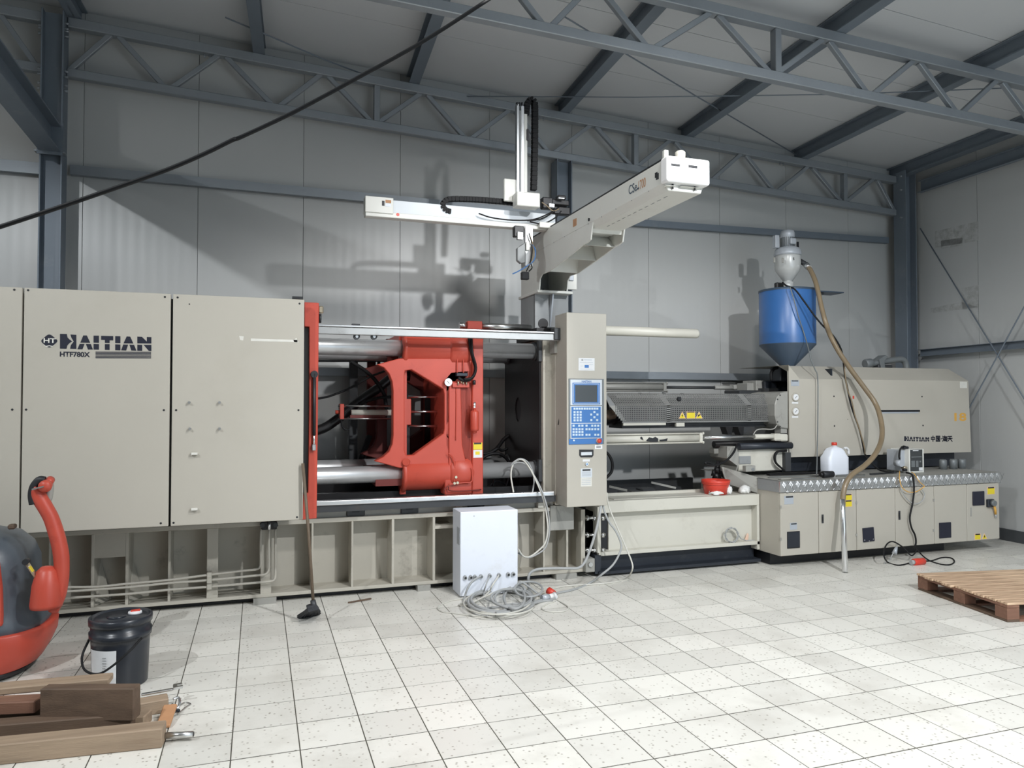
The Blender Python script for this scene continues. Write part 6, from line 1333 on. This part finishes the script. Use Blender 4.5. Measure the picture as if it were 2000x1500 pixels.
MB().prism([P(x, y, 4.965) for x, y in ((-30, 1070), (-4, 1100), (2, 1150), (4, 1225), (-30, 1228))], (0, 0.05, 0)).build('side_panel', 'red', pt, bev=0.015, seg=2)
rect(MB(), 14, 1025, 29, 1034, 5.14, 0.05).build('charge_hatch', 'wood_dark', pt, bev=0.008)
MB().lathe(V((P(91, 1150, 4.985).x, 4.985, P(91, 1186, 4.985).z)), [(0, 0), (0.082, 0), (0.085, 0.02), (0.075, 0.13), (0.055, 0.21), (0.03, 0.235), (0, 0.24)], n=28).build('tiller_base', 'red', pt)
tp_ = [(104,1195,0.030),(115,1165,0.040),(120,1130,0.044),(120,1090,0.046),(115,1060,0.046),(108,1035,0.046),(100,1012,0.045),(91,995,0.045),(82,980,0.046),(75,968,0.046),(73,958,0.044),(77,952,0.038)]
cp_ = cat([P(x, y, 5.0) for x, y, _ in tp_], 5); rs_ = []
for i in range(len(cp_)):
    f_ = i/(len(cp_)-1)*(len(tp_)-1); k = min(int(f_), len(tp_)-2); rs_.append((tp_[k][2]*(1-f_+k)+tp_[k+1][2]*(f_-k))*0.90)
MB().tube(cp_, 0.04, 14, rs_).build('tiller', 'red', pt)
MB().tube(cat([P(x, y, 4.99) for x, y in ((65, 985), (62.5, 968), (65, 953), (71, 943), (78, 937), (88, 938))], 5), 0.022, 12).build('handle_bow', 'black', pt)
MB().tube(cat([P(x, y, 5.02) for x, y in ((97, 944), (98, 956), (95, 972), (90, 982), (87, 976))], 5), 0.020, 12).build('handle_bow', 'grey_worn', pt)
p = P(88, 950, 4.955); MB().lathe(p, [(0, -0.02), (0.03, -0.02), (0.036, 0), (0.03, 0.05), (0, 0.055)], (0, 1, 0.2), 18).build('thumb_control', 'red', pt)
p = P(96, 941, 5.0); MB().lathe(p, [(0, -0.02), (0.022, -0.018), (0.024, 0.03), (0, 0.035)], (0, 1, 0.3), 16).build('belly_button', 'red', pt)
p = P(75, 954, 4.945); MB().bar(p+V((-0.03, 0, -0.004)), p+V((0.03, 0, 0.012)), 0.03, 0.008).build('crown', 'alloy', pt)
a, b_ = P(51, 1097, 4.965), P(70, 1127, 4.965)
ks = MB().cyl(a, b_, 0.012, n=8).build('key', 'brass', pt)
MB().cyl(a+V((0, -0.02, 0)), a+V((0, 0.03, 0)), 0.017, n=12).build('key_lock', 'black', pt); MB().bar(P(58, 1106, 4.945), P(65, 1116, 4.945), 0.03, 0.006).build('key_tag', 'yellow', pt)

# ================================================================== OIL PAIL
bc_ = PZ(231, 1340); bc_ = V((bc_.x, bc_.y+0.06, 0))
pa = thing('oil_pail', 'black plastic oil pail with lid, handle and white label', 'pail', bc_)
dp_ = (bc_-_C).dot(_F); u_ = dp_/FPX*0.975
zq = lambda y: P(231, y, bc_.y).z
MB().lathe((bc_.x, bc_.y, 0), [(0, 0.0), (49*u_, 0), (50*u_, 0.006), (53*u_, 0.24), (53.5*u_, 0.27), (56.5*u_, 0.272), (56.5*u_, 0.285), (57*u_, 0.305), (54*u_, 0.307), (54.5*u_, 0.35)], n=48).build('body', 'bucket_black', pa)
MB().lathe((bc_.x, bc_.y, 0), [(55*u_, 0.345), (57.5*u_, 0.347), (58*u_, 0.370), (57.5*u_, 0.383), (55*u_, 0.387), (52.5*u_, 0.385), (51.5*u_, 0.377), (48*u_, 0.375), (47*u_, 0.380), (0, 0.381)], n=48).build('lid', 'bucket_black', pa)
MB().lathe((bc_.x-0.02, bc_.y-0.02, 0.381), [(0.05, 0), (0.052, 0.006), (0.03, 0.008), (0, 0.008)], n=24).build('spout_ring', 'bucket_black', pa)
lc = V((bc_.x+0.07, bc_.y+0.02, 0.382)); sp_ = MB().lathe(lc, [(0, 0), (0.038, 0), (0.036, 0.012), (0.02, 0.014), (0, 0.014)], n=20).build('spout_cap', 'paper', pa); MB().bar(lc+V((-0.022, 0.0, 0.015)), lc+V((0.026, 0.005, 0.017)), 0.03, 0.005).build('cap_tab', 'red_bright', sp_)
# bail handle and paper label wrapped round the front
MB().tube(cat([V((bc_.x-0.155, bc_.y-0.03, 0.27)), V((bc_.x-0.175, bc_.y-0.10, 0.20)), V((bc_.x-0.15, bc_.y-0.165, 0.145)), V((bc_.x-0.08, bc_.y-0.20, 0.125)), V((bc_.x-0.01, bc_.y-0.205, 0.16)), V((bc_.x+0.07, bc_.y-0.185, 0.225)), V((bc_.x+0.125, bc_.y-0.12, 0.275))], 6), 0.0065, 8).build('bail', 'black_rubber', pa)
mb = MB(); n = 10; vs_ = []
for z in (0.0, 0.215):
    for i in range(n+1):
        a = R(-152+i*6.3); r_ = (50.2+ (3*z/0.24))*u_+0.004
        vs_.append(V((bc_.x+r_*math.cos(a), bc_.y+r_*math.sin(a), z+0.012)))
mb.add(vs_, [(i, i+1, n+2+i, n+1+i) for i in range(n)], True)
lb_ = mb.build('paper_label', 'paper', pa)
for k in range(6):
    z = 0.19-k*0.014; a = R(-116); r_ = 53*u_+0.0055; q0 = V((bc_.x+r_*math.cos(a), bc_.y+r_*math.sin(a), z)); a2 = R(-108+random.uniform(-3, 3)); q1 = V((bc_.x+r_*math.cos(a2), bc_.y+r_*math.sin(a2), z))
    MB().bar(q0, q1, 0.001, 0.004).build('print_line', 'cable_grey', lb_)

# ================================================================== TIMBER OFFCUTS
def timber(name, pts4, Y, dep, m_, label, bev=0.004):
    """pts4: picture outline of the face towards the room, Y its distance; dep the timber's depth"""
    return tag(MB().prism([P(x, y, Y) for x, y in pts4], (0, dep, 0)).build(name, m_, bev=bev), label, 'timber', 'timber offcuts in the lower left corner')
def beam2(name, a, b, w_, h_, m_, label, roll=(0, 0, 1)):
    return tag(MB().bar(a, b, w_, h_, roll).build(name, m_, bev=0.005), label, 'timber', 'timber offcuts in the lower left corner')
def G(px, py, z): return PZ(px, py, z)
beam2('timber_beam', G(-120, 1478, 0.045), G(321, 1433, 0.045), 0.10, 0.09, 'wood_light', 'pale timber beam nearest the camera at the lower left')
beam2('timber_beam', G(-120, 1440, 0.05), G(262, 1408, 0.05), 0.09, 0.10, 'wood_dark', 'long dark timber beam under the brown block')
beam2('timber_beam', G(-110, 1408, 0.05), G(258, 1385, 0.05), 0.11, 0.10, 'wood_dark', 'dark timber beam at the back of the pile')
beam2('timber_block', G(86, 1372, 0.155), G(268, 1371, 0.155), 0.07, 0.155, 'wood_dark', 'short deep brown block standing on edge on the pile')
beam2('timber_plank', G(-120, 1356, 0.175), G(217, 1326, 0.175), 0.10, 0.035, 'wood_light', 'pale plank lying on top towards the pallet truck')
beam2('timber_plank', G(-110, 1382, 0.13), G(78, 1374, 0.13), 0.10, 0.06, 'wood_red', 'reddish plank left of the brown block')
beam2('timber_block', G(272, 1382, 0.035), G(328, 1372, 0.035), 0.09, 0.07, 'wood_light', 'small pale wood block right of the brown block')
beam2('timber_block', G(271, 1412, 0.03), G(288, 1396, 0.03), 0.05, 0.06, 'wood_light', 'little wood wedge tucked beside the brown block')
beam2('timber_board', G(318, 1420, 0.012), G(333, 1378, 0.05), 0.065, 0.02, 'wood_orange', 'short orange brown board leaning at the right of the pile')
t = thing('steel_pipe', 'short steel pipe sticking out of the timber at the bottom edge', 'pipe', G(350, 1437, 0))
a, b_ = G(318, 1437, 0.03), G(378, 1434, 0.03)
MB().cyl(a, b_, 0.0145, n=18).build('tube', 'steel', t); MB().cyl(b_-(b_-a).normalized()*0.001, b_+(b_-a).normalized()*0.001, 0.0105, n=16).build('bore', 'black', t)
t = thing('spanner', 'steel spanner lying across the small wood block', 'spanner', G(315, 1350, 0.07))
a, b_ = G(276, 1357, 0.085), G(338, 1346, 0.085)
MB().bar(a, b_, 0.022, 0.010).build('shaft', 'steel', t, bev=0.003)
c_ = G(344, 1343, 0.085); d_ = (b_-a).normalized(); e_2 = V((-d_.y, d_.x, 0))
MB().prism([b_-e_2*0.015, c_-e_2*0.030-d_*0.01, c_-e_2*0.028+d_*0.03, c_-e_2*0.012+d_*0.032, c_-e_2*0.012+d_*0.005, c_+e_2*0.012+d_*0.005, c_+e_2*0.012+d_*0.032, c_+e_2*0.028+d_*0.03, c_+e_2*0.030-d_*0.01, b_+e_2*0.015], (0, 0, 0.012)).build('jaw', 'steel', t)
t = thing('shackle', 'small chromed shackle beside the timber pile', 'shackle', G(345, 1385, 0))
MB().tube(cat([G(338, 1366, 0.05), G(348, 1362, 0.055), G(351, 1372, 0.04), G(346, 1384, 0.02), G(336, 1376, 0.03)], 6), 0.007, 8).build('bow', 'chrome', t); MB().cyl(G(335, 1386, 0.012), G(350, 1388, 0.012), 0.008, n=8).build('pin', 'blueblack', t)
tag(MB().tube(cat([G(338, 1400, 0.006), G(350, 1392, 0.006), G(365, 1380, 0.004), G(372, 1375, 0.004), G(362, 1372, 0.004), G(350, 1378, 0.006)], 5), 0.004, 6).build('bent_wire', 'steel'), 'bent bit of wire on the tiles beside the timber pile', 'wire')
tag(MB().bar(G(680, 1177, 0.006), G(725, 1169, 0.012), 0.012, 0.01).build('metal_rod', 'wood_dark'), 'thin rusty rod lying at the foot of the ribbed base', 'rod')

# ================================================================== HOODED FLOODLIGHT OVER THE LEFT FLOOR (unseen, hood added to cut its light)
fl = thing('floodlight', 'unseen floodlight hanging from the roof to the left, its hood added to cut the light', 'lamp', LC)
ad = V((0.25, 0.95, -0.325)).normalized(); as_ = V((ad.y, -ad.x, 0)).normalized(); au = as_.cross(ad).normalized()
MB().obox(LC+au*0.06+ad*0.22, ad*0.26, as_*0.45, au*0.006).build('hood', 'blueblack', fl)  # added plate that keeps the lamp's light off the upper wall
MB().obox(LC-ad*0.07+au*0.0, ad*0.012, as_*0.2, au*0.12).build('back_plate', 'blueblack', fl)
MB().cyl(LC+au*0.06, V((LC.x, LC.y, zroof(LC.x))), 0.012, n=8).build('hanger', 'blueblack', fl)
